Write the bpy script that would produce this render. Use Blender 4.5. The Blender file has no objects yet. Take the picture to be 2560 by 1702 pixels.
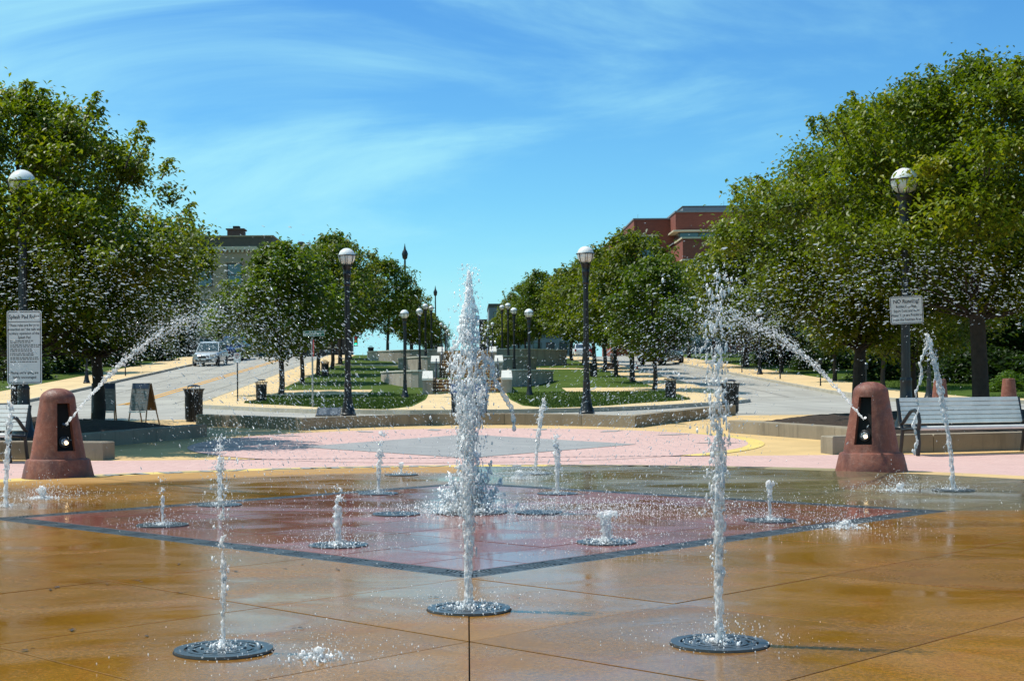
import bpy, bmesh, math, random
import numpy as np
from mathutils import Vector, Matrix, Euler, noise as mnoise

S = bpy.context.scene
COL = S.collection
PI = math.pi
R_ = math.radians

# ------------------------------------------------------------------ camera
F_PX, CX, HY, CAM_H, ROLL = 3637.0, 1168.0, 964.0, 1.15, 0.0079      # read off a 2560 x 1702 picture
cam_d = bpy.data.cameras.new('camera'); cam = bpy.data.objects.new('camera', cam_d); COL.objects.link(cam)
cam_d.sensor_width = 36.0; cam_d.lens = 36.0 * F_PX / 2560.0
cam_d.shift_x = (1280 - CX) / 2560.0; cam_d.shift_y = (HY - 851) / 2560.0
cam_d.clip_start = 0.05; cam_d.clip_end = 4000
cam.location = (0, 0, CAM_H); cam.rotation_euler = (PI / 2, ROLL, 0)
cam_d.dof.use_dof = False
S.camera = cam

# ------------------------------------------------------------------ light
SUN_EL, SUN_AZ = R_(62), R_(-75)          # azimuth from +Y, clockwise seen from above: left and a little beyond the plaza
sun_dir = Vector((math.sin(SUN_AZ) * math.cos(SUN_EL), math.cos(SUN_AZ) * math.cos(SUN_EL), math.sin(SUN_EL)))
W = bpy.data.worlds.new('World'); S.world = W; W.use_nodes = True
wn, wl = W.node_tree.nodes, W.node_tree.links
wn.clear()
w_out = wn.new('ShaderNodeOutputWorld'); w_bg = wn.new('ShaderNodeBackground')
sky = wn.new('ShaderNodeTexSky'); sky.sky_type = 'NISHITA'; sky.sun_disc = False
sky.sun_elevation = SUN_EL; sky.sun_rotation = SUN_AZ
sky.altitude = 0; sky.air_density = 1.0; sky.dust_density = 0.35; sky.ozone_density = 1.6
w_bg.inputs['Strength'].default_value = 0.124
# thin cirrus: stretched noise over the direction of view projected on a high layer
tc = wn.new('ShaderNodeTexCoord'); sep = wn.new('ShaderNodeSeparateXYZ'); wl.new(tc.outputs['Generated'], sep.inputs[0])
def wmath(op, a, b=None, c=None):
    n = wn.new('ShaderNodeMath'); n.operation = op
    for i, v in enumerate((a, b, c)):
        if v is None: continue
        if isinstance(v, (int, float)): n.inputs[i].default_value = v
        else: wl.new(v, n.inputs[i])
    return n.outputs[0]
zc = wmath('ADD', wmath('MAXIMUM', sep.outputs[2], 0.0), 0.42)
px = wmath('DIVIDE', sep.outputs[0], zc); py = wmath('DIVIDE', sep.outputs[1], zc)
comb = wn.new('ShaderNodeCombineXYZ'); wl.new(px, comb.inputs[0]); wl.new(py, comb.inputs[1])
mp = wn.new('ShaderNodeMapping'); mp.inputs['Rotation'].default_value = (0, 0, R_(28)); mp.inputs['Scale'].default_value = (1.1, 2.6, 1)
mp.inputs['Location'].default_value = (3.1, 0.7, 0)
wl.new(comb.outputs[0], mp.inputs[0])
n1 = wn.new('ShaderNodeTexNoise'); n1.inputs['Scale'].default_value = 1.5; n1.inputs['Detail'].default_value = 12; n1.inputs['Roughness'].default_value = 0.58; n1.inputs['Distortion'].default_value = 0.7
wl.new(mp.outputs[0], n1.inputs['Vector'])
n2 = wn.new('ShaderNodeTexNoise'); n2.inputs['Scale'].default_value = 1.1; n2.inputs['Detail'].default_value = 3
wl.new(comb.outputs[0], n2.inputs['Vector'])
drift = wmath('MINIMUM', wmath('MAXIMUM', wmath('MULTIPLY', sep.outputs[0], -0.42), -0.16), 0.16)      # the cirrus thickens towards the left
cov = wmath('ADD', wmath('MULTIPLY', n1.outputs[0], wmath('ADD', n2.outputs[0], 0.42)), drift)
rmp = wn.new('ShaderNodeMapRange'); rmp.inputs[1].default_value = 0.33; rmp.inputs[2].default_value = 0.66; rmp.inputs[3].default_value = 0.0; rmp.inputs[4].default_value = 0.75
rmp.interpolation_type = 'SMOOTHSTEP'
wl.new(cov, rmp.inputs[0])
tint = wn.new('ShaderNodeMix'); tint.data_type = 'RGBA'; tint.blend_type = 'MULTIPLY'; tint.inputs[0].default_value = 1.0
elev = wn.new('ShaderNodeMapRange'); elev.interpolation_type = 'SMOOTHSTEP'; elev.inputs[1].default_value = 0.0; elev.inputs[2].default_value = 0.34
wl.new(sep.outputs[2], elev.inputs[0])
hue = wn.new('ShaderNodeMix'); hue.data_type = 'RGBA'; wl.new(elev.outputs[0], hue.inputs[0])
hue.inputs[6].default_value = (0.56, 1.13, 1.26, 1); hue.inputs[7].default_value = (0.36, 0.84, 1.24, 1)      # milky cyan low down, azure higher up
wl.new(sky.outputs[0], tint.inputs[6]); wl.new(hue.outputs[2], tint.inputs[7])
mixc = wn.new('ShaderNodeMix'); mixc.data_type = 'RGBA'
wl.new(rmp.outputs[0], mixc.inputs[0]); wl.new(tint.outputs[2], mixc.inputs[6]); mixc.inputs[7].default_value = (3.6, 7.3, 8.0, 1)
hz = wn.new('ShaderNodeMapRange'); hz.interpolation_type = 'SMOOTHSTEP'; hz.inputs[1].default_value = 0.0; hz.inputs[2].default_value = 0.13; hz.inputs[3].default_value = 0.8; hz.inputs[4].default_value = 0.0
wl.new(sep.outputs[2], hz.inputs[0])
pale = wn.new('ShaderNodeMix'); pale.data_type = 'RGBA'; wl.new(hz.outputs[0], pale.inputs[0]); wl.new(mixc.outputs[2], pale.inputs[6]); pale.inputs[7].default_value = (3.5, 7.0, 8.0, 1)      # pale air along the horizon
wl.new(pale.outputs[2], w_bg.inputs['Color']); wl.new(w_bg.outputs[0], w_out.inputs[0])

sl = bpy.data.lights.new('sun', 'SUN'); sl.energy = 5.0; sl.angle = R_(0.5); sl.color = (1.0, 0.95, 0.87)
so = bpy.data.objects.new('sun', sl); COL.objects.link(so)
so.rotation_euler = (-sun_dir).to_track_quat('-Z', 'Y').to_euler(); so.location = (-40, 30, 60)

vs = S.view_settings
vs.view_transform = 'Standard'; vs.look = 'None'; vs.exposure = 0.0; vs.gamma = 1.0; vs.use_curve_mapping = False
S.render.engine = 'CYCLES'
S.cycles.max_bounces = 10; S.cycles.transmission_bounces = 8; S.cycles.transparent_max_bounces = 64
S.cycles.caustics_refractive = False; S.cycles.caustics_reflective = False
S.cycles.sample_clamp_indirect = 6.0
S.cycles.use_denoising = True

# ------------------------------------------------------------------ helpers
class MB:
    """collects vertices and faces for one mesh"""
    def __init__(s): s.v = []; s.f = []
    def add(s, vs_, fs_):
        o = len(s.v); s.v += [tuple(p) for p in vs_]; s.f += [tuple(i + o for i in q) for q in fs_]; return s
    def box(s, c, d, rz=0.0, M=None):
        x, y, z = d[0] / 2, d[1] / 2, d[2] / 2
        P = [Vector((a * x, b * y, e * z)) for e in (-1, 1) for a, b in ((-1, -1), (1, -1), (1, 1), (-1, 1))]
        if rz: m = Matrix.Rotation(rz, 3, 'Z'); P = [m @ p for p in P]
        if M is not None: P = [M @ p for p in P]
        P = [p + Vector(c) for p in P]
        return s.add(P, [(0, 3, 2, 1), (4, 5, 6, 7), (0, 1, 5, 4), (1, 2, 6, 5), (2, 3, 7, 6), (3, 0, 4, 7)])
    def lathe(s, prof, n=24, c=(0, 0, 0), cap=True):
        o = []; fs = []
        for r, z in prof:
            o += [(c[0] + r * math.cos(2 * PI * k / n), c[1] + r * math.sin(2 * PI * k / n), c[2] + z) for k in range(n)]
        for i in range(len(prof) - 1):
            for k in range(n):
                fs.append((i * n + k, i * n + (k + 1) % n, (i + 1) * n + (k + 1) % n, (i + 1) * n + k))
        if cap:
            fs.append(tuple(reversed(range(n)))); fs.append(tuple((len(prof) - 1) * n + k for k in range(n)))
        return s.add(o, fs)
    def tube(s, pts, rad, n=8):
        pts = [Vector(p) for p in pts]; m = len(pts)
        rr = rad if isinstance(rad, (list, tuple)) else [rad] * m
        o = []; fs = []; prev = None
        for i, p in enumerate(pts):
            t = (pts[min(i + 1, m - 1)] - pts[max(i - 1, 0)]).normalized()
            a = prev if prev is not None else (Vector((1, 0, 0)) if abs(t.x) < 0.9 else Vector((0, 1, 0)))
            a = (a - t * a.dot(t)).normalized(); prev = a; b = t.cross(a)
            o += [p + (a * math.cos(2 * PI * k / n) + b * math.sin(2 * PI * k / n)) * rr[i] for k in range(n)]
        for i in range(m - 1):
            for k in range(n):
                fs.append((i * n + k, i * n + (k + 1) % n, (i + 1) * n + (k + 1) % n, (i + 1) * n + k))
        fs.append(tuple(reversed(range(n)))); fs.append(tuple((m - 1) * n + k for k in range(n)))
        return s.add(o, fs)
    def prism(s, poly, z0, z1):
        n = len(poly)
        return s.add([(x, y, z0) for x, y in poly] + [(x, y, z1) for x, y in poly],
                     [tuple(reversed(range(n))), tuple(range(n, 2 * n))] + [(k, (k + 1) % n, n + (k + 1) % n, n + k) for k in range(n)])
    def mesh(s, name, smooth=False):
        m = bpy.data.meshes.new(name); m.from_pydata(s.v, [], s.f); m.update()
        if smooth:
            m.polygons.foreach_set('use_smooth', [True] * len(m.polygons))
            try: m.set_sharp_from_angle(angle=R_(40))
            except Exception: pass
        return m
    def build(s, name, mat=None, parent=None, smooth=False):
        return put(name, s.mesh(name, smooth), mat, parent)

def put(name, mesh, mat=None, parent=None, loc=None, rz=None):
    o = bpy.data.objects.new(name, mesh); COL.objects.link(o)
    if mat is not None and len(mesh.materials) == 0: mesh.materials.append(mat)
    if parent is not None: o.parent = parent
    if loc is not None: o.location = loc
    if rz is not None: o.rotation_euler = (0, 0, rz)
    return o
def tag(o, label=None, cat=None, group=None, kind=None):
    if label: o['label'] = label
    if cat: o['category'] = cat
    if group: o['group'] = group
    if kind: o['kind'] = kind
    return o
def thing(name, label, cat, loc=(0, 0, 0), rz=0.0, group=None):
    o = bpy.data.objects.new(name, None); COL.objects.link(o); o.empty_display_size = 0.2
    o.location = loc; o.rotation_euler = (0, 0, rz)
    return tag(o, label, cat, group)
def kids(o): return [c for c in bpy.data.objects if c.parent == o]
def clone(o, loc, rz=0.0, label=None, scale=None, kidmap=None):
    c = o.copy(); COL.objects.link(c); c.location = loc; c.rotation_euler = (0, 0, rz)
    if scale: c.scale = (scale, scale, scale) if not isinstance(scale, tuple) else scale
    if label: c['label'] = label
    for k in kidmap[o.name] if kidmap else kids(o):
        d = k.copy(); COL.objects.link(d); d.parent = c
        for g in kidmap.get(k.name, []) if kidmap else kids(k):
            e = g.copy(); COL.objects.link(e); e.parent = d
    return c
def fast_mesh(name, V, Fc, smooth=False):
    """numpy vertices (n,3) and faces (m,k)"""
    m = bpy.data.meshes.new(name); n, k = Fc.shape
    m.vertices.add(len(V)); m.vertices.foreach_set('co', np.ascontiguousarray(V, dtype=np.float32).ravel())
    m.loops.add(n * k); m.loops.foreach_set('vertex_index', np.ascontiguousarray(Fc, dtype=np.int32).ravel())
    m.polygons.add(n); m.polygons.foreach_set('loop_start', np.arange(0, n * k, k, dtype=np.int32))
    if smooth: m.polygons.foreach_set('use_smooth', np.ones(n, dtype=bool))
    m.update(); m.validate()
    return m
def at(x, y, Y):
    """picture point and distance -> world"""
    y2 = y + (x - CX) * ROLL; x2 = x - (y - HY) * ROLL
    return Vector(((x2 - CX) / F_PX * Y, Y, CAM_H - (y2 - HY) / F_PX * Y))

# ------------------------------------------------------------------ terrain heights
def low(Y):
    if Y < 21: return 0.0
    if Y < 37: return 0.0215 * (Y - 21)
    return 0.344 + 0.106 * min(1, (Y - 37) / 23)
def cap_(Y): return 3.63 + 0.012 * max(0, min(Y, 260) - 119)
def zl_(Y): return min(max(low(Y), -3.05 + 0.0561 * Y), cap_(Y)) if Y > 55 else low(Y)
def zr_(Y): return min(max(low(Y), -2.05 + 0.042 * Y), cap_(Y)) if Y > 55 else low(Y)
def base(X, Y):
    t = min(1, max(0, (X + 8) / 16)); t = t * t * (3 - 2 * t)
    return zl_(Y) * (1 - t) + zr_(Y) * t

# ------------------------------------------------------------------ materials
MATS = {}
class NT:
    def __init__(s, name):
        s.m = bpy.data.materials.new(name); s.m.use_nodes = True; s.t = s.m.node_tree; s.n = s.t.nodes; s.l = s.t.links
        s.b = s.n['Principled BSDF']; s.o = s.n['Material Output']
    def new(s, ty, **kw):
        n = s.n.new(ty)
        for k, v in kw.items(): setattr(n, k, v)
        return n
    def coord(s, scale=(1, 1, 1), which='Object', rot=(0, 0, 0)):
        c = s.new('ShaderNodeTexCoord'); m = s.new('ShaderNodeMapping'); s.l.new(c.outputs[which], m.inputs[0])
        m.inputs['Scale'].default_value = scale; m.inputs['Rotation'].default_value = rot; return m.outputs[0]
    def noise(s, vec, scale, detail=4, rough=0.55, dist=0.0):
        n = s.new('ShaderNodeTexNoise'); s.l.new(vec, n.inputs['Vector'])
        n.inputs['Scale'].default_value = scale; n.inputs['Detail'].default_value = detail; n.inputs['Roughness'].default_value = rough; n.inputs['Distortion'].default_value = dist
        return n.outputs[0]
    def ramp(s, fac, stops):
        r = s.new('ShaderNodeValToRGB'); e = r.color_ramp.elements
        while len(e) < len(stops): e.new(0.5)
        for i, (p, c) in enumerate(stops): e[i].position = p; e[i].color = (*c, 1) if len(c) == 3 else c
        s.l.new(fac, r.inputs[0]); return r.outputs[0]
    def rng(s, fac, a, b, c, d):
        r = s.new('ShaderNodeMapRange'); s.l.new(fac, r.inputs[0])
        for i, v in enumerate((a, b, c, d)): r.inputs[i + 1].default_value = v
        return r.outputs[0]
    def mix(s, fac, a, b, mode='MIX'):
        m = s.new('ShaderNodeMix', data_type='RGBA', blend_type=mode)
        for i, v in ((0, fac), (6, a), (7, b)):
            if isinstance(v, (int, float)): m.inputs[i].default_value = v
            elif isinstance(v, tuple): m.inputs[i].default_value = (*v, 1) if len(v) == 3 else v
            else: s.l.new(v, m.inputs[i])
        return m.outputs[2]
    def math(s, op, a, b=0.0):
        n = s.new('ShaderNodeMath', operation=op)
        for i, v in enumerate((a, b)):
            if isinstance(v, (int, float)): n.inputs[i].default_value = v
            else: s.l.new(v, n.inputs[i])
        return n.outputs[0]
    def col(s, c):
        if isinstance(c, tuple): s.b.inputs['Base Color'].default_value = (*c, 1)
        else: s.l.new(c, s.b.inputs['Base Color'])
    def set(s, key, v):
        if isinstance(v, (int, float)): s.b.inputs[key].default_value = v
        else: s.l.new(v, s.b.inputs[key])
    def bump(s, h, strength=0.3, dist=0.01):
        b = s.new('ShaderNodeBump'); b.inputs['Strength'].default_value = strength; b.inputs['Distance'].default_value = dist
        s.l.new(h, b.inputs['Height']); s.l.new(b.outputs[0], s.b.inputs['Normal'])
    def objrand(s):
        return s.new('ShaderNodeObjectInfo').outputs['Random']

def simple(name, col, rough=0.6, metal=0.0, var=0.25, scale=6.0, bump=0.15, which='Object', bdist=0.006, spec=None, detail=5):
    """one colour with mottled variation and fine relief"""
    t = NT(name); v = t.coord(which=which)
    n = t.noise(v, scale, detail, 0.6); n2 = t.noise(v, scale * 9, 3, 0.6)
    f = t.math('ADD', t.math('MULTIPLY', n, 0.65), t.math('MULTIPLY', n2, 0.35))
    d = tuple(c * (1 - var) for c in col); l = tuple(min(1, c * (1 + var)) for c in col)
    t.col(t.ramp(f, [(0.3, d), (0.7, l)])); t.set('Roughness', rough); t.set('Metallic', metal)
    if spec is not None: t.set('Specular IOR Level', spec)
    if bump: t.bump(n2, bump, bdist)
    MATS[name] = t.m; return t.m

def wet_concrete(name, c_dark, c_mid, c_light, wet=0.5, rim=False):
    """stained concrete under a thin, uneven film of water: glossy where the film is thick, rough where it drains"""
    t = NT(name); v = t.coord(which='Object'); g = t.new('ShaderNodeNewGeometry').outputs['Position']
    big = t.noise(g, 0.55, 5, 0.6, 0.6); mid = t.noise(g, 3.1, 6, 0.62); fine = t.noise(g, 44, 5, 0.8); grain = t.noise(g, 170, 2, 0.8)
    f = t.math('ADD', t.math('MULTIPLY', big, 0.6), t.math('MULTIPLY', mid, 0.4))
    c = t.ramp(f, [(0.30, c_dark), (0.5, c_mid), (0.72, c_light)])
    c = t.mix(t.rng(t.noise(g, 1.4, 6, 0.7, 1.5), 0.5, 0.72, 0.0, 0.6), c, tuple(x * y for x, y in zip(c_mid, (1.25, 0.72, 0.8))))
    c = t.mix(t.rng(fine, 0.44, 0.60, 0.0, 0.8), c, tuple(x * 1.7 for x in c_mid))
    c = t.mix(t.rng(grain, 0.50, 0.70, 0.0, 0.6), c, tuple(x * 0.4 for x in c_mid))
    rnd = t.objrand(); c = t.mix(1.0, c, t.ramp(rnd, [(0.0, (0.84, 0.82, 0.80)), (1.0, (1.12, 1.10, 1.06))]), 'MULTIPLY')
    gm = t.new('ShaderNodeMapping'); gm.inputs['Scale'].default_value = (1, 1.6, 1); t.l.new(g, gm.inputs[0])
    edge = None
    if rim:                                           # the outer strip of the pad that the jets do not reach stays dry and pale
        sp_ = t.new('ShaderNodeSeparateXYZ'); t.l.new(g, sp_.inputs[0])
        dy = t.math('SUBTRACT', sp_.outputs[1], 12.7); rr = t.math('SQRT', t.math('ADD', t.math('MULTIPLY', sp_.outputs[0], sp_.outputs[0]), t.math('MULTIPLY', dy, dy)))
        edge = t.math('MULTIPLY', t.rng(t.math('ADD', rr, t.math('MULTIPLY', t.noise(g, 1.1, 5, 0.65), 1.1)), 6.55, 7.1, 0.0, 1.0), t.rng(dy, 3.5, 5.2, 0.0, 1.0))
        c = t.mix(edge, c, t.ramp(fine, [(0.3, (0.34, 0.17, 0.045)), (0.7, (0.50, 0.28, 0.085))]))
    t.col(c)
    film = t.noise(gm.outputs[0], 0.55, 5, 0.6, 1.2)
    dry = t.rng(film, 0.5 - 0.16 + (0.5 - wet) * 0.3, 0.5 + 0.12 + (0.5 - wet) * 0.3, 1.0, 0.0)      # 1 = thin film
    t.set('Roughness', t.math('ADD', t.math('MULTIPLY', dry, 0.26), t.math('ADD', 0.025, t.math('MULTIPLY', fine, 0.10))))
    t.set('IOR', 1.36)
    if edge is not None: dry = t.math('MAXIMUM', dry, edge); rl_ = t.b.inputs['Roughness'].links[0].from_socket; t.l.new(t.math('ADD', rl_, t.math('MULTIPLY', edge, 0.45)), t.b.inputs['Roughness'])
    rip = t.noise(gm.outputs[0], 26, 3, 0.5, 0.4)
    h = t.math('ADD', t.math('MULTIPLY', fine, t.math('MULTIPLY', dry, 0.7)), t.math('ADD', t.math('MULTIPLY', rip, 0.30), t.math('MULTIPLY', grain, t.math('MULTIPLY', dry, 0.6))))
    t.bump(h, 0.30, 0.0045)
    MATS[name] = t.m; return t.m
wet_concrete('pad_ochre', (0.125, 0.055, 0.008), (0.218, 0.100, 0.014), (0.310, 0.150, 0.028), 0.58, True)
wet_concrete('pad_red', (0.140, 0.048, 0.036), (0.205, 0.075, 0.058), (0.275, 0.110, 0.088), 0.72)
wet_concrete('pad_olive', (0.100, 0.080, 0.042), (0.155, 0.125, 0.068), (0.215, 0.178, 0.105), 0.62)

def pavers(name, cols, bw, bh, mortar, rot=0.0, var=0.5):
    t = NT(name); v = t.coord(which='Object', rot=(0, 0, rot))
    b = t.new('ShaderNodeTexBrick'); t.l.new(v, b.inputs['Vector'])
    b.inputs['Scale'].default_value = 1.0; b.inputs['Brick Width'].default_value = bw; b.inputs['Row Height'].default_value = bh
    b.inputs['Mortar Size'].default_value = mortar; b.inputs['Mortar Smooth'].default_value = 0.3; b.inputs['Bias'].default_value = 0
    b.inputs['Color1'].default_value = (*cols[0], 1); b.inputs['Color2'].default_value = (*cols[1], 1); b.inputs['Mortar'].default_value = (*cols[2], 1)
    n = t.noise(v, 1.3, 6, 0.65); d = t.noise(v, 30, 3, 0.6)
    c = t.mix(t.rng(n, 0.3, 0.75, 0, var), b.outputs[0], tuple(x * 0.72 for x in cols[0]))
    c = t.mix(t.rng(d, 0.60, 0.72, 0, 0.8), c, tuple(x * 0.35 for x in cols[0])); c = t.mix(t.rng(t.noise(v, 5.5, 6, 0.75, 0.8), 0.58, 0.74, 0, 0.55), c, tuple(x * 0.5 for x in cols[0]))
    t.col(c); t.set('Roughness', 0.8); t.bump(b.outputs['Fac'], -0.4, 0.006)
    MATS[name] = t.m; return t.m
pavers('pink_pavers', ((0.66, 0.43, 0.38), (0.60, 0.37, 0.325), (0.37, 0.235, 0.205)), 0.2, 0.1, 0.006, R_(45))
pavers('grey_pavers', ((0.33, 0.32, 0.31), (0.28, 0.275, 0.27), (0.16, 0.155, 0.15)), 0.6, 0.3, 0.010, R_(45), 0.35)

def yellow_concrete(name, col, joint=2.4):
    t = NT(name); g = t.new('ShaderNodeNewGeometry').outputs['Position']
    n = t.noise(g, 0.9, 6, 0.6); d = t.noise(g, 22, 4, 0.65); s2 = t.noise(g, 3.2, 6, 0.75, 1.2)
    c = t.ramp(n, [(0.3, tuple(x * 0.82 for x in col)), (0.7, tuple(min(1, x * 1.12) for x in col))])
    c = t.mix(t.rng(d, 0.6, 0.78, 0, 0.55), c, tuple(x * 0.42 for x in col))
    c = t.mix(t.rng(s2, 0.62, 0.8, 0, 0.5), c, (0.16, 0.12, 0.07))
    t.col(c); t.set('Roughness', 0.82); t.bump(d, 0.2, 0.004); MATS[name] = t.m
yellow_concrete('yellow_concrete', (0.60, 0.40, 0.175))
yellow_concrete('sidewalk_concrete', (0.66, 0.47, 0.24))
yellow_concrete('bright_yellow', (0.66, 0.48, 0.14))
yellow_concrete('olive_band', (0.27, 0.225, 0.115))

def road_mat():
    t = NT('road_concrete'); g = t.new('ShaderNodeNewGeometry').outputs['Position']
    n = t.noise(g, 0.35, 6, 0.65); d = t.noise(g, 12, 4, 0.7)
    gm = t.new('ShaderNodeMapping'); gm.inputs['Scale'].default_value = (1.3, 0.06, 1); t.l.new(g, gm.inputs[0])
    tr = t.noise(gm.outputs[0], 1.0, 4, 0.6, 0.3)
    c = t.ramp(n, [(0.3, (0.30, 0.275, 0.235)), (0.7, (0.42, 0.39, 0.335))])
    c = t.mix(t.rng(tr, 0.45, 0.7, 0, 0.5), c, (0.22, 0.20, 0.175)); c = t.mix(t.rng(d, 0.6, 0.8, 0, 0.35), c, (0.16, 0.15, 0.13))
    t.col(c); t.set('Roughness', 0.85); t.bump(d, 0.2, 0.004); MATS['road_concrete'] = t.m
road_mat()
simple('kerb_concrete', (0.36, 0.325, 0.26), 0.85, var=0.3, scale=1.6, bump=0.25)
def wall_mat(name, col):
    t = NT(name); g = t.new('ShaderNodeNewGeometry').outputs['Position']
    n = t.noise(g, 1.1, 6, 0.65); d = t.noise(g, 26, 4, 0.65)
    gm = t.new('ShaderNodeMapping'); gm.inputs['Scale'].default_value = (3.2, 3.2, 0.35); t.l.new(g, gm.inputs[0])
    st = t.noise(gm.outputs[0], 1.0, 5, 0.7, 0.2)
    c = t.ramp(n, [(0.3, tuple(x * 0.78 for x in col)), (0.7, tuple(x * 1.15 for x in col))])
    c = t.mix(t.rng(st, 0.52, 0.72, 0, 0.7), c, tuple(x * 0.45 for x in col)); c = t.mix(t.rng(d, 0.6, 0.75, 0, 0.5), c, tuple(x * 0.55 for x in col))
    t.col(c); t.set('Roughness', 0.88); t.bump(d, 0.3, 0.004); MATS[name] = t.m
wall_mat('wall_concrete', (0.285, 0.235, 0.172))
wall_mat('terrace_concrete', (0.385, 0.335, 0.285))
simple('cap_white', (0.62, 0.59, 0.53), 0.75, var=0.10, scale=3, bump=0.1)
def grass_mat():
    t = NT('grass'); g = t.new('ShaderNodeNewGeometry').outputs['Position']
    n = t.noise(g, 0.5, 6, 0.65); d = t.noise(g, 14, 4, 0.7)
    f = t.math('ADD', t.math('MULTIPLY', n, 0.55), t.math('MULTIPLY', d, 0.45))
    t.col(t.ramp(f, [(0.28, (0.026, 0.046, 0.005)), (0.5, (0.056, 0.092, 0.008)), (0.72, (0.100, 0.135, 0.016))]))
    t.set('Roughness', 0.85); t.set('Specular IOR Level', 0.15); t.bump(d, 0.8, 0.05); MATS['grass'] = t.m
    t = NT('grass_blade'); r = t.noise(t.new('ShaderNodeNewGeometry').outputs['Position'], 3.0, 4, 0.7)
    t.col(t.ramp(r, [(0.3, (0.036, 0.066, 0.006)), (0.7, (0.115, 0.160, 0.016))])); t.set('Roughness', 0.6); t.set('Specular IOR Level', 0.2); MATS['grass_blade'] = t.m
grass_mat()
simple('mulch', (0.060, 0.036, 0.022), 0.95, var=0.6, scale=11, bump=1.0, bdist=0.04)
simple('bark', (0.045, 0.034, 0.026), 0.9, var=0.45, scale=9, bump=0.9, bdist=0.02)
def leaf_mat(name, c0, c1, c2, gloss=0.35):
    t = NT(name); g = t.new('ShaderNodeNewGeometry'); at_ = t.new('ShaderNodeAttribute'); at_.attribute_name = 'shade'
    c = t.ramp(at_.outputs['Fac'], [(0.0, c0), (0.55, c1), (1.0, c2)])
    t.col(c); t.set('Roughness', gloss); t.set('Specular IOR Level', 0.45)
    tr = t.new('ShaderNodeBsdfTranslucent'); t.l.new(t.mix(1.0, c, (1.5, 1.55, 0.55), 'MULTIPLY'), tr.inputs[0])
    ms = t.new('ShaderNodeMixShader'); ms.inputs[0].default_value = 0.42
    t.l.new(t.b.outputs[0], ms.inputs[1]); t.l.new(tr.outputs[0], ms.inputs[2]); t.l.new(ms.outputs[0], t.o.inputs[0]); MATS[name] = t.m
leaf_mat('leaf_near', (0.022, 0.042, 0.003), (0.138, 0.188, 0.007), (0.255, 0.240, 0.014), 0.45)
leaf_mat('leaf_mid', (0.023, 0.046, 0.004), (0.092, 0.145, 0.008), (0.180, 0.190, 0.014), 0.48)
leaf_mat('leaf_warm', (0.026, 0.046, 0.004), (0.118, 0.155, 0.008), (0.225, 0.210, 0.015), 0.48)
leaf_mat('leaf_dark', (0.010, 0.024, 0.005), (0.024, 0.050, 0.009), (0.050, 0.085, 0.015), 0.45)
leaf_mat('leaf_shrub', (0.040, 0.085, 0.008), (0.085, 0.150, 0.014), (0.14, 0.19, 0.02), 0.5)
simple('black_metal', (0.012, 0.012, 0.014), 0.38, 0.0, var=0.3, scale=8, bump=0.08)
simple('cast_iron', (0.115, 0.125, 0.135), 0.34, 0.7, var=0.35, scale=14, bump=0.15, bdist=0.002)
simple('grate_iron', (0.105, 0.115, 0.122), 0.42, 0.4, var=0.35, scale=14, bump=0.15, bdist=0.002)
simple('road_joint', (0.13, 0.12, 0.10), 0.9, bump=0)
simple('pit_black', (0.004, 0.004, 0.004), 0.9, bump=0)  # flat black; also painted as the unlit depth under the grates
simple('grey_metal', (0.35, 0.36, 0.36), 0.4, 0.6, var=0.2)
def terracotta(name, wetc):
    t = NT(name); v = t.coord(which='Object')
    n = t.noise(v, 3.4, 6, 0.7, 0.8); d = t.noise(v, 34, 4, 0.75); g = t.noise(v, 90, 2, 0.7)
    c = t.ramp(n, [(0.3, (0.165, 0.046, 0.027)), (0.7, (0.275, 0.085, 0.050))])
    c = t.mix(t.rng(d, 0.55, 0.75, 0, 0.6), c, (0.13, 0.04, 0.028)); c = t.mix(t.rng(g, 0.6, 0.75, 0, 0.4), c, (0.45, 0.20, 0.14))
    w = t.noise(v, 1.7, 5, 0.7, 1.0); wet_ = t.rng(w, 0.44, 0.60, 0.0, 1.0)
    gm = t.new('ShaderNodeMapping'); gm.inputs['Scale'].default_value = (7, 7, 0.6); t.l.new(v, gm.inputs[0]); stk = t.noise(gm.outputs[0], 1.6, 5, 0.7)
    c = t.mix(t.rng(stk, 0.56, 0.74, 0.0, 0.45), c, (0.36, 0.17, 0.12))
    c = t.mix(t.rng(t.noise(v, 11, 6, 0.8, 0.6), 0.50, 0.68, 0.0, 0.55), c, (0.40, 0.20, 0.145)); c = t.mix(t.rng(t.noise(v, 7, 6, 0.8, 0.9), 0.54, 0.70, 0.0, 0.6), c, (0.10, 0.030, 0.020))
    if wetc: c = t.mix(t.math('MULTIPLY', wet_, 0.7), c, (0.080, 0.019, 0.011))
    t.col(c); t.set('Roughness', t.math('SUBTRACT', 0.72, t.math('MULTIPLY', wet_, 0.34)) if wetc else 0.8); t.bump(d, 0.8, 0.008); MATS[name] = t.m
terracotta('terracotta_wet', True); terracotta('terracotta', False)
def globe_mat():
    t = NT('globe_glass'); t.col((0.92, 0.92, 0.90)); t.set('Roughness', 0.22); t.set('Specular IOR Level', 0.5)
    tr = t.new('ShaderNodeBsdfTranslucent'); tr.inputs[0].default_value = (0.9, 0.9, 0.88, 1)
    ms = t.new('ShaderNodeMixShader'); ms.inputs[0].default_value = 0.18
    t.l.new(t.b.outputs[0], ms.inputs[1]); t.l.new(tr.outputs[0], ms.inputs[2]); t.l.new(ms.outputs[0], t.o.inputs[0]); MATS['globe_glass'] = t.m
globe_mat()
simple('bench_slat', (0.66, 0.64, 0.60), 0.55, var=0.14, scale=5, bump=0.1)
simple('sign_white', (0.62, 0.62, 0.63), 0.4, var=0.06, scale=4, bump=0.0)
simple('sign_black', (0.015, 0.015, 0.018), 0.5, bump=0)
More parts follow.
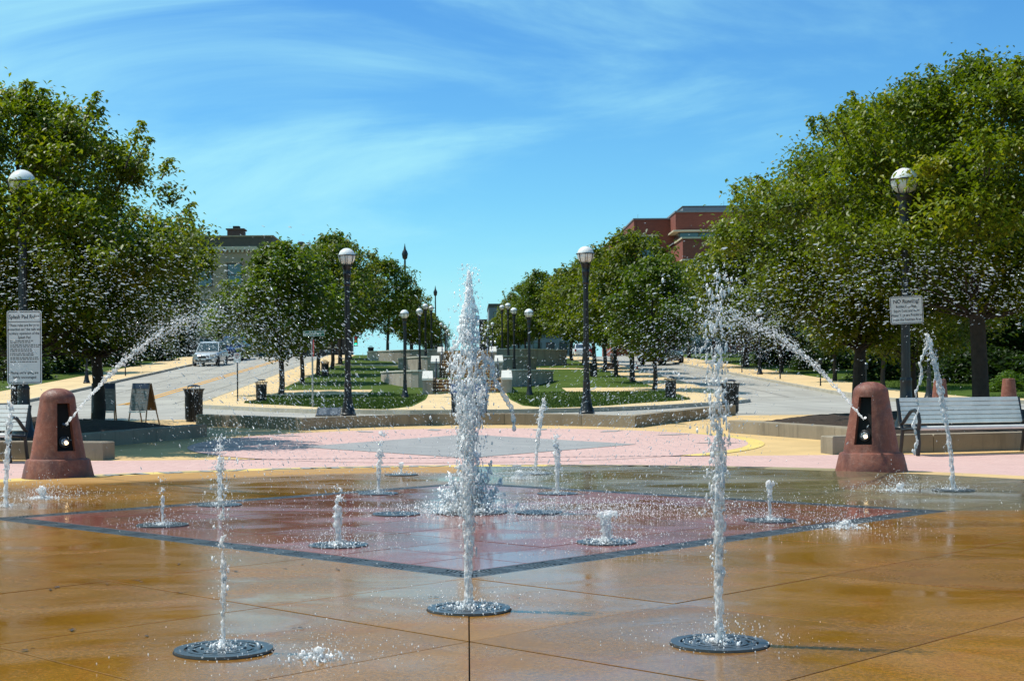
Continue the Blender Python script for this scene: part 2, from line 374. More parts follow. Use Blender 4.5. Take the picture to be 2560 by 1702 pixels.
simple('sign_green', (0.008, 0.115, 0.062), 0.4, var=0.1, bump=0)
simple('sign_red', (0.36, 0.03, 0.03), 0.4, var=0.1, bump=0)
simple('letter_white', (0.75, 0.77, 0.75), 0.5, var=0.05, bump=0)
simple('letter_grey', (0.25, 0.26, 0.25), 0.8, var=0.25, scale=6)
simple('letter_dark', (0.09, 0.085, 0.07), 0.8, var=0.25, scale=6)
simple('paint_yellow', (0.62, 0.30, 0.035), 0.75, var=0.25, scale=3)
simple('paint_white', (0.68, 0.66, 0.62), 0.75, var=0.2, scale=3)
simple('stair_brown', (0.19, 0.105, 0.062), 0.8, var=0.35, scale=3)
simple('stair_nosing', (0.55, 0.40, 0.22), 0.8, var=0.2, scale=3)
simple('chalkboard', (0.16, 0.17, 0.175), 0.6, var=0.25, scale=2)
simple('wood', (0.26, 0.14, 0.06), 0.6, var=0.3, scale=6)
simple('plaque_metal', (0.06, 0.065, 0.07), 0.35, 0.3, var=0.2)
simple('navy_panel', (0.030, 0.045, 0.095), 0.4, var=0.25)
simple('cone_orange', (0.75, 0.09, 0.015), 0.5, var=0.1)
simple('tyre', (0.012, 0.012, 0.012), 0.8, bump=0)
simple('rim_metal', (0.42, 0.43, 0.44), 0.3, 0.8, bump=0)
simple('car_silver', (0.58, 0.60, 0.61), 0.22, 0.25, var=0.03, bump=0)
simple('car_blue', (0.010, 0.028, 0.10), 0.2, 0.2, var=0.05, bump=0)
simple('car_maroon', (0.055, 0.010, 0.012), 0.25, 0.1, var=0.05, bump=0)
simple('car_white', (0.62, 0.65, 0.68), 0.25, 0.0, var=0.03, bump=0)
simple('car_glass', (0.03, 0.045, 0.05), 0.05, 0.0, var=0.1, bump=0, spec=0.9)
simple('head_lens', (0.65, 0.67, 0.68), 0.1, 0.3, bump=0)
simple('tail_lens', (0.35, 0.01, 0.01), 0.2, bump=0)
simple('skin', (0.42, 0.24, 0.17), 0.6, var=0.1, bump=0)
simple('hair', (0.03, 0.02, 0.015), 0.7, bump=0)
simple('denim', (0.03, 0.04, 0.08), 0.85, var=0.2, bump=0)
simple('stone_beige', (0.37, 0.265, 0.175), 0.85, var=0.15, scale=1.2)
simple('roof_dark', (0.090, 0.068, 0.052), 0.8, var=0.2, scale=2)
simple('brick_dark', (0.055, 0.040, 0.036), 0.85, var=0.25, scale=3)
simple('grey_cladding', (0.20, 0.20, 0.22), 0.6, var=0.12, scale=1.5)
simple('cream_trim', (0.54, 0.44, 0.32), 0.8, var=0.1)
simple('window_glass', (0.035, 0.075, 0.085), 0.06, 0.0, var=0.3, scale=0.4, bump=0, spec=1.0)
simple('dead_leaf', (0.045, 0.028, 0.018), 0.5, var=0.5, scale=20)
def brick_wall():
    t = NT('red_brick'); v = t.coord(which='Object'); 
    sx = t.new('ShaderNodeSeparateXYZ'); t.l.new(v, sx.inputs[0]); cb = t.new('ShaderNodeCombineXYZ')
    t.l.new(t.math('ADD', sx.outputs[0], sx.outputs[1]), cb.inputs[0]); t.l.new(sx.outputs[2], cb.inputs[1])
    b = t.new('ShaderNodeTexBrick'); t.l.new(cb.outputs[0], b.inputs['Vector']); b.inputs['Scale'].default_value = 1
    b.inputs['Brick Width'].default_value = 0.4; b.inputs['Row Height'].default_value = 0.13; b.inputs['Mortar Size'].default_value = 0.012
    b.inputs['Color1'].default_value = (0.27, 0.062, 0.036, 1); b.inputs['Color2'].default_value = (0.215, 0.046, 0.029, 1); b.inputs['Mortar'].default_value = (0.22, 0.10, 0.075, 1)
    n = t.noise(v, 0.5, 5, 0.6); t.col(t.mix(t.rng(n, 0.3, 0.7, 0, 0.4), b.outputs[0], (0.17, 0.038, 0.025))); t.set('Roughness', 0.85); MATS['red_brick'] = t.m
brick_wall()
def water(name, foam_lo, foam_hi, scale, clear=0.55, zst=0.3):
    """clear water broken up by entrained air: glass where solid, white where full of bubbles; light passes through it"""
    t = NT(name); g = t.new('ShaderNodeNewGeometry').outputs['Position']
    gm = t.new('ShaderNodeMapping'); gm.inputs['Scale'].default_value = (1, 1, zst); t.l.new(g, gm.inputs[0])
    n = t.noise(gm.outputs[0], scale, 4, 0.65); d = t.noise(gm.outputs[0], scale * 2.6, 3, 0.6)
    bp = t.new('ShaderNodeBump'); bp.inputs['Strength'].default_value = 0.6; bp.inputs['Distance'].default_value = 0.012; t.l.new(d, bp.inputs['Height'])
    rf = t.new('ShaderNodeBsdfRefraction'); rf.inputs['IOR'].default_value = 1.33; rf.inputs['Roughness'].default_value = 0.03; rf.inputs[0].default_value = (0.96, 0.985, 1, 1); t.l.new(bp.outputs[0], rf.inputs['Normal'])
    tp = t.new('ShaderNodeBsdfTransparent'); tp.inputs[0].default_value = (0.97, 0.985, 1, 1)
    m0 = t.new('ShaderNodeMixShader'); m0.inputs[0].default_value = clear; t.l.new(rf.outputs[0], m0.inputs[1]); t.l.new(tp.outputs[0], m0.inputs[2])
    gl = t.new('ShaderNodeBsdfGlossy'); gl.inputs['Roughness'].default_value = 0.06; t.l.new(bp.outputs[0], gl.inputs['Normal'])
    fr = t.new('ShaderNodeFresnel'); fr.inputs['IOR'].default_value = 1.36; t.l.new(bp.outputs[0], fr.inputs['Normal'])
    mg = t.new('ShaderNodeMixShader'); t.l.new(fr.outputs[0], mg.inputs[0]); t.l.new(m0.outputs[0], mg.inputs[1]); t.l.new(gl.outputs[0], mg.inputs[2])
    b2 = t.new('ShaderNodeBump'); b2.inputs['Strength'].default_value = 1.0; b2.inputs['Distance'].default_value = 0.03; t.l.new(d, b2.inputs['Height'])
    sc_ = t.new('ShaderNodeVectorMath', operation='MULTIPLY_ADD'); t.l.new(b2.outputs[0], sc_.inputs[0]); sc_.inputs[1].default_value = (0.5, 0.5, 0.5); sc_.inputs[2].default_value = (0, 0, 0.8)
    nz_ = t.new('ShaderNodeVectorMath', operation='NORMALIZE'); t.l.new(sc_.outputs[0], nz_.inputs[0])          # light scattered about inside froth comes out evenly, not by facing
    df = t.new('ShaderNodeBsdfDiffuse'); df.inputs[0].default_value = (0.80, 0.81, 0.815, 1); t.l.new(nz_.outputs[0], df.inputs['Normal'])
    tl = t.new('ShaderNodeBsdfTranslucent'); tl.inputs[0].default_value = (0.70, 0.71, 0.715, 1)
    sd_ = t.new('ShaderNodeVectorMath', operation='MULTIPLY_ADD'); t.l.new(b2.outputs[0], sd_.inputs[0]); sd_.inputs[1].default_value = (0.5, 0.5, 0.5); sd_.inputs[2].default_value = (0, 0, -0.8)
    nd_ = t.new('ShaderNodeVectorMath', operation='NORMALIZE'); t.l.new(sd_.outputs[0], nd_.inputs[0]); t.l.new(nd_.outputs[0], tl.inputs['Normal'])
    m1 = t.new('ShaderNodeAddShader'); t.l.new(df.outputs[0], m1.inputs[0]); t.l.new(tl.outputs[0], m1.inputs[1])
    m2 = t.new('ShaderNodeMixShader'); t.l.new(t.rng(n, 0.36, 0.62, foam_lo, foam_hi), m2.inputs[0])
    t.l.new(mg.outputs[0], m2.inputs[1]); t.l.new(m1.outputs[0], m2.inputs[2]); t.l.new(m2.outputs[0], t.o.inputs[0]); t.n.remove(t.b); MATS[name] = t.m
water('water', 0.0, 0.55, 75, 0.60, 0.10); water('foam', 0.04, 0.85, 60, 0.78, 0.35); water('droplet', 0.02, 0.30, 14, 0.5, 1.0)
def emit(name, col, s):
    t = NT(name); e = t.new('ShaderNodeEmission'); e.inputs[0].default_value = (*col, 1); e.inputs[1].default_value = s
    t.l.new(e.outputs[0], t.o.inputs[0]); MATS[name] = t.m
emit('lamp_lit', (1.0, 0.72, 0.38), 7.0); emit('signal_green', (0.02, 1.0, 0.55), 1.6)
M = MATS

def text_mesh(body, size, align='CENTER', ext=0.0, bold=0.0):
    c = bpy.data.curves.new('lettering', 'FONT'); c.body = body; c.size = size; c.align_x = align; c.align_y = 'CENTER'; c.extrude = ext; c.offset = bold
    c.resolution_u = 2
    o = bpy.data.objects.new('lettering_tmp', c); COL.objects.link(o)
    dg = bpy.context.evaluated_depsgraph_get(); m = bpy.data.meshes.new_from_object(o.evaluated_get(dg))
    bpy.data.objects.remove(o); bpy.data.curves.remove(c)
    m.materials.clear(); m.name = 'lettering'
    return m

# ================================================================== GROUND AND ROADS
def drape(name, rows, zoff, mat, parent=None):
    """rows: lists of (X, Y) with equal length, laid on the terrain"""
    b = MB(); k = len(rows[0])
    for r in rows: b.v += [(x, y, base(x, y) + zoff) for x, y in r]
    for i in range(len(rows) - 1):
        for j in range(k - 1): b.f.append((i * k + j, i * k + j + 1, (i + 1) * k + j + 1, (i + 1) * k + j))
    return b.build(name, mat, parent)
def frange(a, b, s):
    n = max(1, int(round((b - a) / s))); return [a + (b - a) * i / n for i in range(n + 1)]
gx = [-900, -500, -300, -180] + frange(-120, 120, 6) + [180, 300, 500, 900]
gy = [-60, -20] + frange(0, 21, 7) + frange(24, 37, 3)[0:] + frange(40, 160, 4) + [180, 220, 260, 340, 500, 800, 1500]
tag(drape('ground', [[(x, y) for x in gx] for y in gy], -0.12, M['grass']), kind='structure')

def interp(pts, Y):
    if Y <= pts[0][0]: return pts[0][1]
    for (a, b), (c, d) in zip(pts, pts[1:]):
        if Y <= c: return b + (d - b) * (Y - a) / (c - a)
    return pts[-1][1]
HW = [(40.4, 0.2), (40.7, 1.6), (41.2, 2.6), (42.0, 3.7), (43.2, 4.8), (45, 6.0), (47, 7.0), (50, 8.5), (53, 9.9), (56, 10.9), (59, 11.3), (62, 11.4), (400, 11.4)]
def isl(Y): return interp(HW, Y)

# carriageway: cross street in front of the island and both streets uphill
roadrows = [[(-120, y), (-60, y), (-30, y), (-12, y), (0, y), (12, y), (30, y), (60, y), (120, y)] for y in frange(37, 62, 2.5)]
road = drape('road', roadrows, 0.0, M['road_concrete']); tag(road, kind='structure')
ys = frange(62, 118, 4) + [119, 124, 130, 136, 142, 150, 180, 220, 260]
tag(drape('left_road', [[(-19.9, y), (-14.6, y), (-11.0, y)] for y in ys], 0.0, M['road_concrete']), kind='structure')
tag(drape('right_road', [[(10.8, y), (14, y), (17.0, y)] for y in ys], 0.0, M['road_concrete']), kind='structure')
# painted lines
for nm, x0 in (('centre_line', -14.72), ('centre_line', -14.40)):
    drape(nm, [[(x0, y), (x0 + 0.16, y)] for y in frange(61, 118, 4) + [119, 124, 130]], 0.006, M['paint_yellow'], None).parent = road
for k in range(9):
    y = 66 + k * 6.4
    drape('parking_mark', [[(-19.3, y), (-17.0, y)], [(-19.3, y + 0.14), (-17.0, y + 0.14)]], 0.006, M['paint_white'], road)
    drape('parking_mark', [[(14.0, y - 4), (16.1, y - 4)], [(14.0, y - 3.86), (16.1, y - 3.86)]], 0.006, M['paint_white'], road)

# sawn joints of the concrete carriageway
for y in frange(62, 118, 5.6):
    drape('road_joint', [[(-19.3, y), (-11.5, y)], [(-19.3, y + 0.06), (-11.5, y + 0.06)]], 0.004, M['road_joint'], road); drape('road_joint', [[(11.3, y), (16.1, y)], [(11.3, y + 0.06), (16.1, y + 0.06)]], 0.004, M['road_joint'], road)
for x in (-17.1, -12.6, 13.7): drape('road_joint', [[(x, y), (x + 0.05, y)] for y in frange(62, 118, 4)], 0.004, M['road_joint'], road)
for y in (41.5, 46.5, 52): drape('road_joint', [[(a, y), (a + 6, y)] for a in (-40,)] + [[(-40, y + 0.04), (-34, y + 0.04)]], 0.004, M['road_joint'], road)
# plaza: yellow concrete sheet up to the cross street
tag(drape('plaza', [[(-26, y), (26, y)] for y in (-30, 0, 12, 21, 29, 37)], 0.0, M['yellow_concrete']), kind='structure')
LAY = 0.004
tag(drape('pink_paving', [[(-11, y), (11, y)] for y in (4, 12, 21, 22.5)], LAY, M['pink_pavers']), kind='structure')
def disc(name, c, r0, r1, zoff, mat, a0=0.0, a1=2 * PI, n=96, parent=None, zc=None):
    b = MB(); full = abs(a1 - a0 - 2 * PI) < 1e-6
    for k in range(n + 1):
        a = a0 + (a1 - a0) * k / n
        for r in (r0, r1):
            x, y = c[0] + r * math.sin(a), c[1] + r * math.cos(a)
            b.v.append((x, y, (low(y) if zc is None else zc) + zoff))
    for k in range(n): b.f.append((2 * k, 2 * k + 2, 2 * k + 3, 2 * k + 1) if r0 > 1e-3 else (2 * k, 2 * k + 3, 2 * k + 1))
    b.f = [tuple(reversed(q)) for q in b.f]
    return b.build(name, mat, parent)
C2 = (0.0, 26.4)
tag(disc('pink_circle', C2, 0.0, 5.0, 2 * LAY, M['pink_pavers']), kind='structure')
tag(disc('yellow_ring', C2, 5.0, 5.28, 2 * LAY, M['bright_yellow'], R_(62), R_(138), 40), kind='structure')
dd = MB(); q = 2.95
for x, y in ((0, 25.4 - q - 0.1), (q, 25.4), (0, 25.4 + q + 0.6), (-q, 25.4)): dd.v.append((x, y, low(y) + 3.4 * LAY))
dd.f.append((0, 1, 2, 3)); star = dd.build('grey_diamond_paving', M['grey_pavers']); tag(star, kind='structure')
for a in (-0.95, -0.5, -0.16, 0.35, 0.72, 1.12, 1.75, -1.75):       # dark darts set in the pink circle
    b = MB(); ca, sa = math.cos(a), math.sin(a)
    for r, w in ((4.05, 0.0), (4.4, 0.16), (4.9, 0.0), (4.4, -0.16)):
        x, y = C2[0] + r * sa + w * ca, C2[1] + r * ca - w * sa; b.v.append((x, y, low(y) + 3.4 * LAY))
    b.f.append((0, 3, 2, 1)); b.build('paving_dart', M['grey_pavers'], star)
grv = thing('drain_channel', 'narrow dark drain slot running straight across the pink paving behind the splash pad', 'drain', (0, 22.45, low(22.45) + 0.006))
MB().box((0, 0, 0), (7.6, 0.035, 0.006)).build('slot', M['pit_black'], grv)
b = MB()
for k in range(62): b.box((-3.75 + k * 0.123, 0, 0.004), (0.06, 0.05, 0.006))
b.build('slot_bars', M['cast_iron'], grv)['kind'] = 'stuff'

# ------------------------------------------------------------------ splash pad
PC = (0.0, 12.7); RP = 7.55; A = 4.2; GAP = 0.006
TOP = 0.022
pad = disc('splash_pad', PC, 0.0, RP, 0.006, M['pit_black'], zc=0.0); tag(pad, kind='structure')
band_l = disc('lettered_band', PC, RP, 8.28, 0.010, M['bright_yellow'], R_(-175), R_(8), 80, zc=0.0); tag(band_l, kind='structure')
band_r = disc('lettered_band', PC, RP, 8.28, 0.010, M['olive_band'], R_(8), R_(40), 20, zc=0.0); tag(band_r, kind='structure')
band_r2 = disc('lettered_band', PC, RP, 8.28, 0.010, M['yellow_concrete'], R_(40), R_(185), 60, zc=0.0); tag(band_r2, kind='structure')
for deg, ch in ((-38, 'A'), (-34.5, 'M'), (-30.5, 'I'), (-28, 'N'), (-24, 'V'), (-19, 'A'), (-15, 'M'), (-11, 'X'), (-7, 'N'), (-3.5, 'V'), (-0.5, 'I'),
                (5, 'T'), (10.5, 'A'), (14, 'A'), (17.5, 'M'), (21.5, 'N'), (25, 'A'), (28.5, 'Z')):
    m = text_mesh(ch, 0.62, bold=0.02); a = R_(deg)
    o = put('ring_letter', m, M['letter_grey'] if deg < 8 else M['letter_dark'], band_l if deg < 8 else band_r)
    o.location = (PC[0] + 7.98 * math.sin(a), PC[1] + 7.98 * math.cos(a), 0.0145); o.rotation_euler = (0, 0, -a); o.scale = (1.25, 0.75, 1)

def clip(poly, nx, ny, d):
    """keep nx*x+ny*y <= d"""
    out = []
    for i in range(len(poly)):
        p, q_ = poly[i], poly[(i + 1) % len(poly)]
        dp, dq = nx * p[0] + ny * p[1] - d, nx * q_[0] + ny * q_[1] - d
        if dp <= 0: out.append(p)
        if (dp < 0 < dq) or (dq < 0 < dp):
            t = dp / (dp - dq); out.append((p[0] + (q_[0] - p[0]) * t, p[1] + (q_[1] - p[1]) * t))
    return out
def uv(u, v): return (PC[0] + (u - v) / 2, PC[1] + (u + v) / 2)
def area(p): return abs(sum(p[i][0] * p[(i + 1) % len(p)][1] - p[(i + 1) % len(p)][0] * p[i][1] for i in range(len(p)))) / 2
def in_circle(poly):
    for k in range(72):
        a = 2 * PI * k / 72; nx, ny = math.cos(a), math.sin(a)
        if not poly: return poly
        poly = clip(poly, nx, ny, nx * PC[0] + ny * PC[1] + RP)
    return poly
def slab(name, poly, mat, top=TOP):
    cx_, cy_ = sum(p[0] for p in poly) / len(poly), sum(p[1] for p in poly) / len(poly)
    b = MB(); n = len(poly); e = 0.003
    ins = []
    for x, y in poly:
        d = math.hypot(x - cx_, y - cy_); s = max(0.0, 1 - e / max(d, 0.02)); ins.append((cx_ + (x - cx_) * s, cy_ + (y - cy_) * s))
    if area(poly) < 1e-3: return
    ox, oy = cx_, cy_
    b.v = [(x - ox, y - oy, 0.0) for x, y in poly] + [(x - ox, y - oy, top - 0.0008) for x, y in poly] + [(x - ox, y - oy, top) for x, y in ins]
    for lvl in (0, n):
        for k in range(n): b.f.append((lvl + k, lvl + (k + 1) % n, lvl + n + (k + 1) % n, lvl + n + k))
    b.f.append(tuple(2 * n + k for k in range(n)))
    o = b.build(name, mat, pad); o.location = (ox, oy, 0.004 + random.uniform(-0.0012, 0.0012)); return o
random.seed(4)
G2 = GAP
for i in range(-8, 8):
    for j in range(-8, 8):
        if -2 <= i <= 1 and -2 <= j <= 1: continue
        cell = [uv(2.1 * i + G2, 2.1 * j + G2), uv(2.1 * (i + 1) - G2, 2.1 * j + G2), uv(2.1 * (i + 1) - G2, 2.1 * (j + 1) - G2), uv(2.1 * i + G2, 2.1 * (j + 1) - G2)]
        for sx in (-1, 1):
            h1 = clip(cell, -sx, 0, -0.003)
            if len(h1) < 3 or area(h1) < 0.004: continue
            for sy in (-1, 1):
                h2 = clip(h1, 0, -sy, -sy * PC[1] - 0.003)
                if len(h2) < 3 or area(h2) < 0.004: continue
                h3 = in_circle(h2)
                if len(h3) < 3 or area(h3) < 0.004: continue
                ar = 0.5 * sum(h3[k][0] * h3[(k + 1) % len(h3)][1] - h3[(k + 1) % len(h3)][0] * h3[k][1] for k in range(len(h3)))
                if ar < 0: h3 = h3[::-1]
                slab('slab', h3, M['pad_olive'] if (sx > 0 and sy > 0) else M['pad_ochre'])
TI = A - 0.32
red_j = [-TI, -3.15, -2.1, -1.05, 0, 1.05, 2.1, 3.15, TI]
for i in range(8):
    for j in range(8):
        u0, u1, v0, v1 = red_j[i] + G2, red_j[i + 1] - G2, red_j[j] + G2, red_j[j + 1] - G2
        p = [uv(u0, v0), uv(u1, v0), uv(u1, v1), uv(u0, v1)]
        ar = 0.5 * sum(p[k][0] * p[(k + 1) % 4][1] - p[(k + 1) % 4][0] * p[k][1] for k in range(4))
        slab('red_tile', p if ar > 0 else p[::-1], M['pad_red'], TOP + 0.002)

# trench drain of iron panels around the red square
tr = thing('trench_drain', 'black iron trench drain of wave-slotted panels framing the red square', 'drain', (PC[0], PC[1], 0.0))
PL = 8.4 * 0.70711 / 12
pb = MB(); wv = 0.32 * 0.70711
pb.box((0, 0, 0.007), (PL - 0.004, wv, 0.006))  # solid black base, painting the shade of the trench below the bars
pit_shade = pb.mesh('panel_pit')
pb = MB()
for s in (-1, 1): pb.box((0, s * (wv / 2 - 0.009), 0.018), (PL - 0.006, 0.018, 0.016))
for s in (-1, 1):
    pb.box((s * (PL / 2 - 0.009), 0, 0.018), (0.014, wv - 0.04, 0.015))
    for r in range(6):
        y = -wv / 2 + 0.033 + r * 0.032; L = 0.10 + 0.035 * math.sin(r / 5 * PI)
        pb.box((s * (PL / 2 - 0.016 - L / 2), y, 0.018), (L, 0.017, 0.014))
for k in range(6):
    x0 = -0.095 + k * 0.036
    for t in range(4):
        ya, yb = -wv / 2 + 0.022 + t * 0.0455, -wv / 2 + 0.022 + (t + 1) * 0.0455
        bow = 0.022 * math.sin((t + 0.5) / 4 * PI)
        pb.box((x0 + bow, (ya + yb) / 2, 0.018), (0.017, 0.047, 0.0135), rz=0.35 * (1.5 - t) / 1.5)
gm_ = pb.mesh('drain_panel')
for side in range(4):
    for k in range(12):
        s = -A + 8.4 * (k + 0.5) / 12; w = A - 0.16
        X, Y = [uv(-w, s), uv(s, -w), uv(w, s), uv(s, w)][side]
        rz = R_(135) if side in (0, 2) else R_(45)
        if side in (0, 2): s2 = 1
        o = put('drain_panel', gm_, M['grate_iron'], tr, (X - PC[0], Y - PC[1], 0.0), rz + (PI if k % 2 else 0))
        p_ = put('panel_pit', pit_shade, M['pit_black'], o)

# ------------------------------------------------------------------ round jet grates
GR = 0.21
gproto = None
def ring(r0, r1, z0, z1, a0=0.0, a1=2 * PI, n=40):
    b = MB()
    full = a1 - a0 > 6.28
    for k in range(n + (0 if full else 1)):
        a = a0 + (a1 - a0) * k / n
        for r, z in ((r0, z0), (r1, z0), (r1, z1), (r0, z1)): b.v.append((r * math.cos(a), r * math.sin(a), z))
    m_ = n if full else n
    cnt = n if full else n + 1
    for k in range(n):
        k2 = (k + 1) % cnt
        for c in range(4): b.f.append((4 * k + c, 4 * k2 + c, 4 * k2 + (c + 1) % 4, 4 * k + (c + 1) % 4))
    if not full: b.f += [(0, 1, 2, 3), (4 * n + 3, 4 * n + 2, 4 * n + 1, 4 * n)]
    return b
ring_meshes = [ring(0.168, GR, 0.0, 0.010).mesh('rim')]
for r0, r1 in ((0.135, 0.157), (0.098, 0.121), (0.060, 0.084)): ring_meshes.append(ring(r0, r1, 0.0, 0.009).mesh('grate_ring'))
bb = MB()
for ri, (ra, rb) in enumerate(((0.155, 0.17), (0.119, 0.137), (0.082, 0.10), (0.04, 0.062))):
    for k in range(8):
        a = 2 * PI * (k + 0.5 * (ri % 2)) / 8; bb.box(((ra + rb) / 2 * math.cos(a), (ra + rb) / 2 * math.sin(a), 0.0045), (rb - ra + 0.004, 0.035, 0.008), rz=a)
spoke_mesh = bb.mesh('spokes'); hub_mesh = MB().lathe([(0.044, 0), (0.044, 0.010), (0.028, 0.012), (0.026, 0.004)], 20).mesh('nozzle'); pit_shade_mesh = MB().lathe([(GR + 0.006, 0), (GR + 0.004, 0.002)], 40).mesh('pit')
def grate(X, Y, label, z=0.026, s=1.0):
    g = thing('jet_grate', label, 'grate', (X, Y, z), random.uniform(0, 6), 'round iron grates over the jets'); g.scale = (s, s, 1)
    put('pit', pit_shade_mesh, M['pit_black'], g)  # flat black disc painted as the dark of the hole; nothing is cut
    for m in ring_meshes:
        o = put('rim' if m.name.startswith('rim') else 'grate_ring', m, M['cast_iron'], g); o.location.z = 0.002
    o = put('spokes', spoke_mesh, M['cast_iron'], g); o.location.z = 0.002; o['kind'] = 'stuff'
    o = put('nozzle', hub_mesh, M['cast_iron'], g); o.location.z = 0.002
    return g

# ================================================================== ISLAND, SIDEWALKS, LAWNS
KH = 0.12
def island():
    yl = [40.4, 40.7, 41.2, 42.0, 42.6, 43.2, 44, 45, 46, 47, 48.5, 50, 51.5, 53, 54.5, 56, 57.5, 59, 60.5, 62] + frange(64, 120, 2) + frange(126, 260, 8)
    pav, lawn = MB(), MB(); prev = None
    for Y in yl:
        h = isl(Y); e = 2.3 if Y > 50 else 1.1 + 1.2 * max(0, (Y - 41) / 9)
        wk = 1.75 + 0.8 * max(0, (46 - Y) / 5.6)
        inn = max(0, h - e); wk_ = min(wk, h)
        xs = [-h, -max(inn, wk_), -max(wk_, inn * 0.5), -wk_, 0, wk_, max(wk_, inn * 0.5), max(inn, wk_), h]
        if Y < 42: xs = [-h, -h * .75, -h * .5, -h * .25, 0, h * .25, h * .5, h * .75, h]
        row = [(x, Y, base(x, Y) + KH) for x in xs]
        if prev:
            (pr, py_) = prev
            for j in range(8):
                q4 = [pr[j], pr[j + 1], row[j + 1], row[j]]
                is_pav = j in (0, 7) or (j in (3, 4) and Y < 66.5) or Y <= 42.0
                if 66.8 < Y <= 70.1 and j in (1, 6): is_pav = True
                if 98 < Y < 102 and j in (1, 6): is_pav = True
                if Y > 103: is_pav = j in (0, 7, 3, 4)
                (pav if is_pav else lawn).add(q4, [(0, 1, 2, 3)])
        prev = (row, Y)
    tag(pav.build('island_pavement', M['sidewalk_concrete']), kind='structure'); tag(lawn.build('island_lawn', M['grass']), kind='structure')
island()
def kerb(name, pts, parent=None, side=1, h=KH):
    """beige kerb along a polyline, its face on the left of travel when side = 1"""
    b = MB(); n = len(pts)
    for i, (x, y) in enumerate(pts):
        x0, y0 = pts[max(0, i - 1)]; x1, y1 = pts[min(n - 1, i + 1)]; t = Vector((x1 - x0, y1 - y0)).normalized(); nn = Vector((-t.y, t.x)) * side
        z = base(x, y)
        for off, dz in ((0.02, -0.1), (0.0, h + 0.004), (-0.16, h + 0.006), (-0.16, -0.1)): b.v.append((x + nn.x * off, y + nn.y * off, z + dz))
    for i in range(n - 1):
        for c in range(3): b.f.append((4 * i + c, 4 * i + c + 1, 4 * i + 4 + c + 1, 4 * i + 4 + c))
    o = b.build(name, M['kerb_concrete'], parent); return tag(o, kind='structure')
ky = [40.4, 40.55, 40.7, 41.2, 42, 43.2, 45, 47, 50, 53, 56, 59, 62] + frange(66, 118, 4) + [122, 130, 142, 170, 220, 260]
kerb('island_kerb', [(-isl(y), y) for y in reversed(ky)] + [(isl(y), y) for y in ky], side=-1)
# outer blocks with sidewalk and lawn
LB = [(55.0, -34), (55.6, -27), (56.6, -23), (58, -21), (60, -19.9), (62, -19.4), (400, -19.4)]
RB = [(47.0, 27), (47.5, 21.5), (48.4, 18.6), (50, 17.0), (52.5, 16.4), (56, 16.2), (400, 16.2)]
def block(tbl, sgn, sw, xs_out, y0, nm):
    pav, lawn = MB(), MB(); prev = None
    yl = sorted(set([p[0] for p in tbl[:-1]] + frange(64, 120, 4) + frange(128, 260, 12) + [y0 + 2.5, y0 + 4]))
    for Y in yl:
        e = interp(tbl, Y); xs = [e, e + sgn * sw] + [x for x in xs_out]
        xs = [e] + [sgn * max(abs(x), abs(e) + 0.02 * k + (sw if k == 0 else sw + 0.1)) for k, x in enumerate([e + sgn * sw] + xs_out)]
        rise = lambda x: max(0, abs(x) - abs(interp(tbl, 100)) - sw) * 0.028
        row = [(x, Y, base(x, Y) + KH + rise(x)) for x in xs]
        if prev:
            for j in range(len(xs) - 1):
                q4 = [prev[j], prev[j + 1], row[j + 1], row[j]]
                if sgn < 0: q4 = q4[::-1]
                (pav if (j == 0 or Y <= y0 + 2.51) else lawn).add(q4, [(0, 1, 2, 3)])
        prev = row
    tag(pav.build(nm + '_sidewalk', M['sidewalk_concrete']), kind='structure'); tag(lawn.build(nm + '_lawn', M['grass']), kind='structure')
    kerb(nm + '_kerb', [(interp(tbl, y), y) for y in [p[0] for p in tbl[:-1]] + frange(66, 118, 4) + [122, 130, 142, 170, 220, 260]], side=1 if sgn > 0 else -1)
block(LB, -1, 3.4, [-25, -30, -38, -50, -80, -130], 55.0, 'left')
block(RB, 1, 3.3, [23, 28, 36, 50, 80, 130], 47.0, 'right')
def rise_r(x): return max(0, abs(x) - 16.2 - 3.3) * 0.028
def rise_l(x): return max(0, abs(x) - 19.4 - 3.4) * 0.028
def gz(X, Y):
    """standing height"""
    if Y < 37: return low(Y)
    if X > interp(RB, Y) and Y > 47: return base(X, Y) + KH + rise_r(X)
    if X < interp(LB, Y) and Y > 55: return base(X, Y) + KH + rise_l(X)
    if Y > 40.4 and abs(X) < isl(Y): return base(X, Y) + KH
    return base(X, Y)

# grass blades on the near part of the island and the right lawn (uncountable)
def blades(name, n, sampler, label, h=0.075, seed=3):
    rs = np.random.RandomState(seed); V = []; 
    pts = []
    while len(pts) < n:
        p = sampler(rs)
        if p is not None: pts.append(p)
    P = np.array(pts); a = rs.uniform(0, 6.283, n); w = rs.uniform(0.010, 0.022, n); hh = h * rs.uniform(0.5, 1.25, n); lx, ly = rs.normal(0, 0.025, n), rs.normal(0, 0.025, n)
    V = np.empty((n, 3, 3)); V[:, 0] = P; V[:, 1] = P; V[:, 2] = P
    V[:, 0, 0] -= np.cos(a) * w; V[:, 0, 1] -= np.sin(a) * w; V[:, 1, 0] += np.cos(a) * w; V[:, 1, 1] += np.sin(a) * w
    V[:, 2, 0] += lx; V[:, 2, 1] += ly; V[:, 2, 2] += hh
    m = fast_mesh(name, V.reshape(-1, 3), np.arange(3 * n).reshape(n, 3)); o = put(name, m, M['grass_blade']); return tag(o, label, 'grass', kind='stuff')
def s_isl(rs):
    Y = rs.uniform(42.2, 71); h = isl(Y); e = 2.3 if Y > 50 else 1.1 + 1.2 * max(0, (Y - 41) / 9); X = rs.uniform(-11, 11)
    if abs(X) > h - e or abs(X) < 1.85 + 0.8 * max(0, (46 - Y) / 5.6): return None
    if 66 < Y: 
        return None
    return (X, Y, base(X, Y) + KH - 0.01)
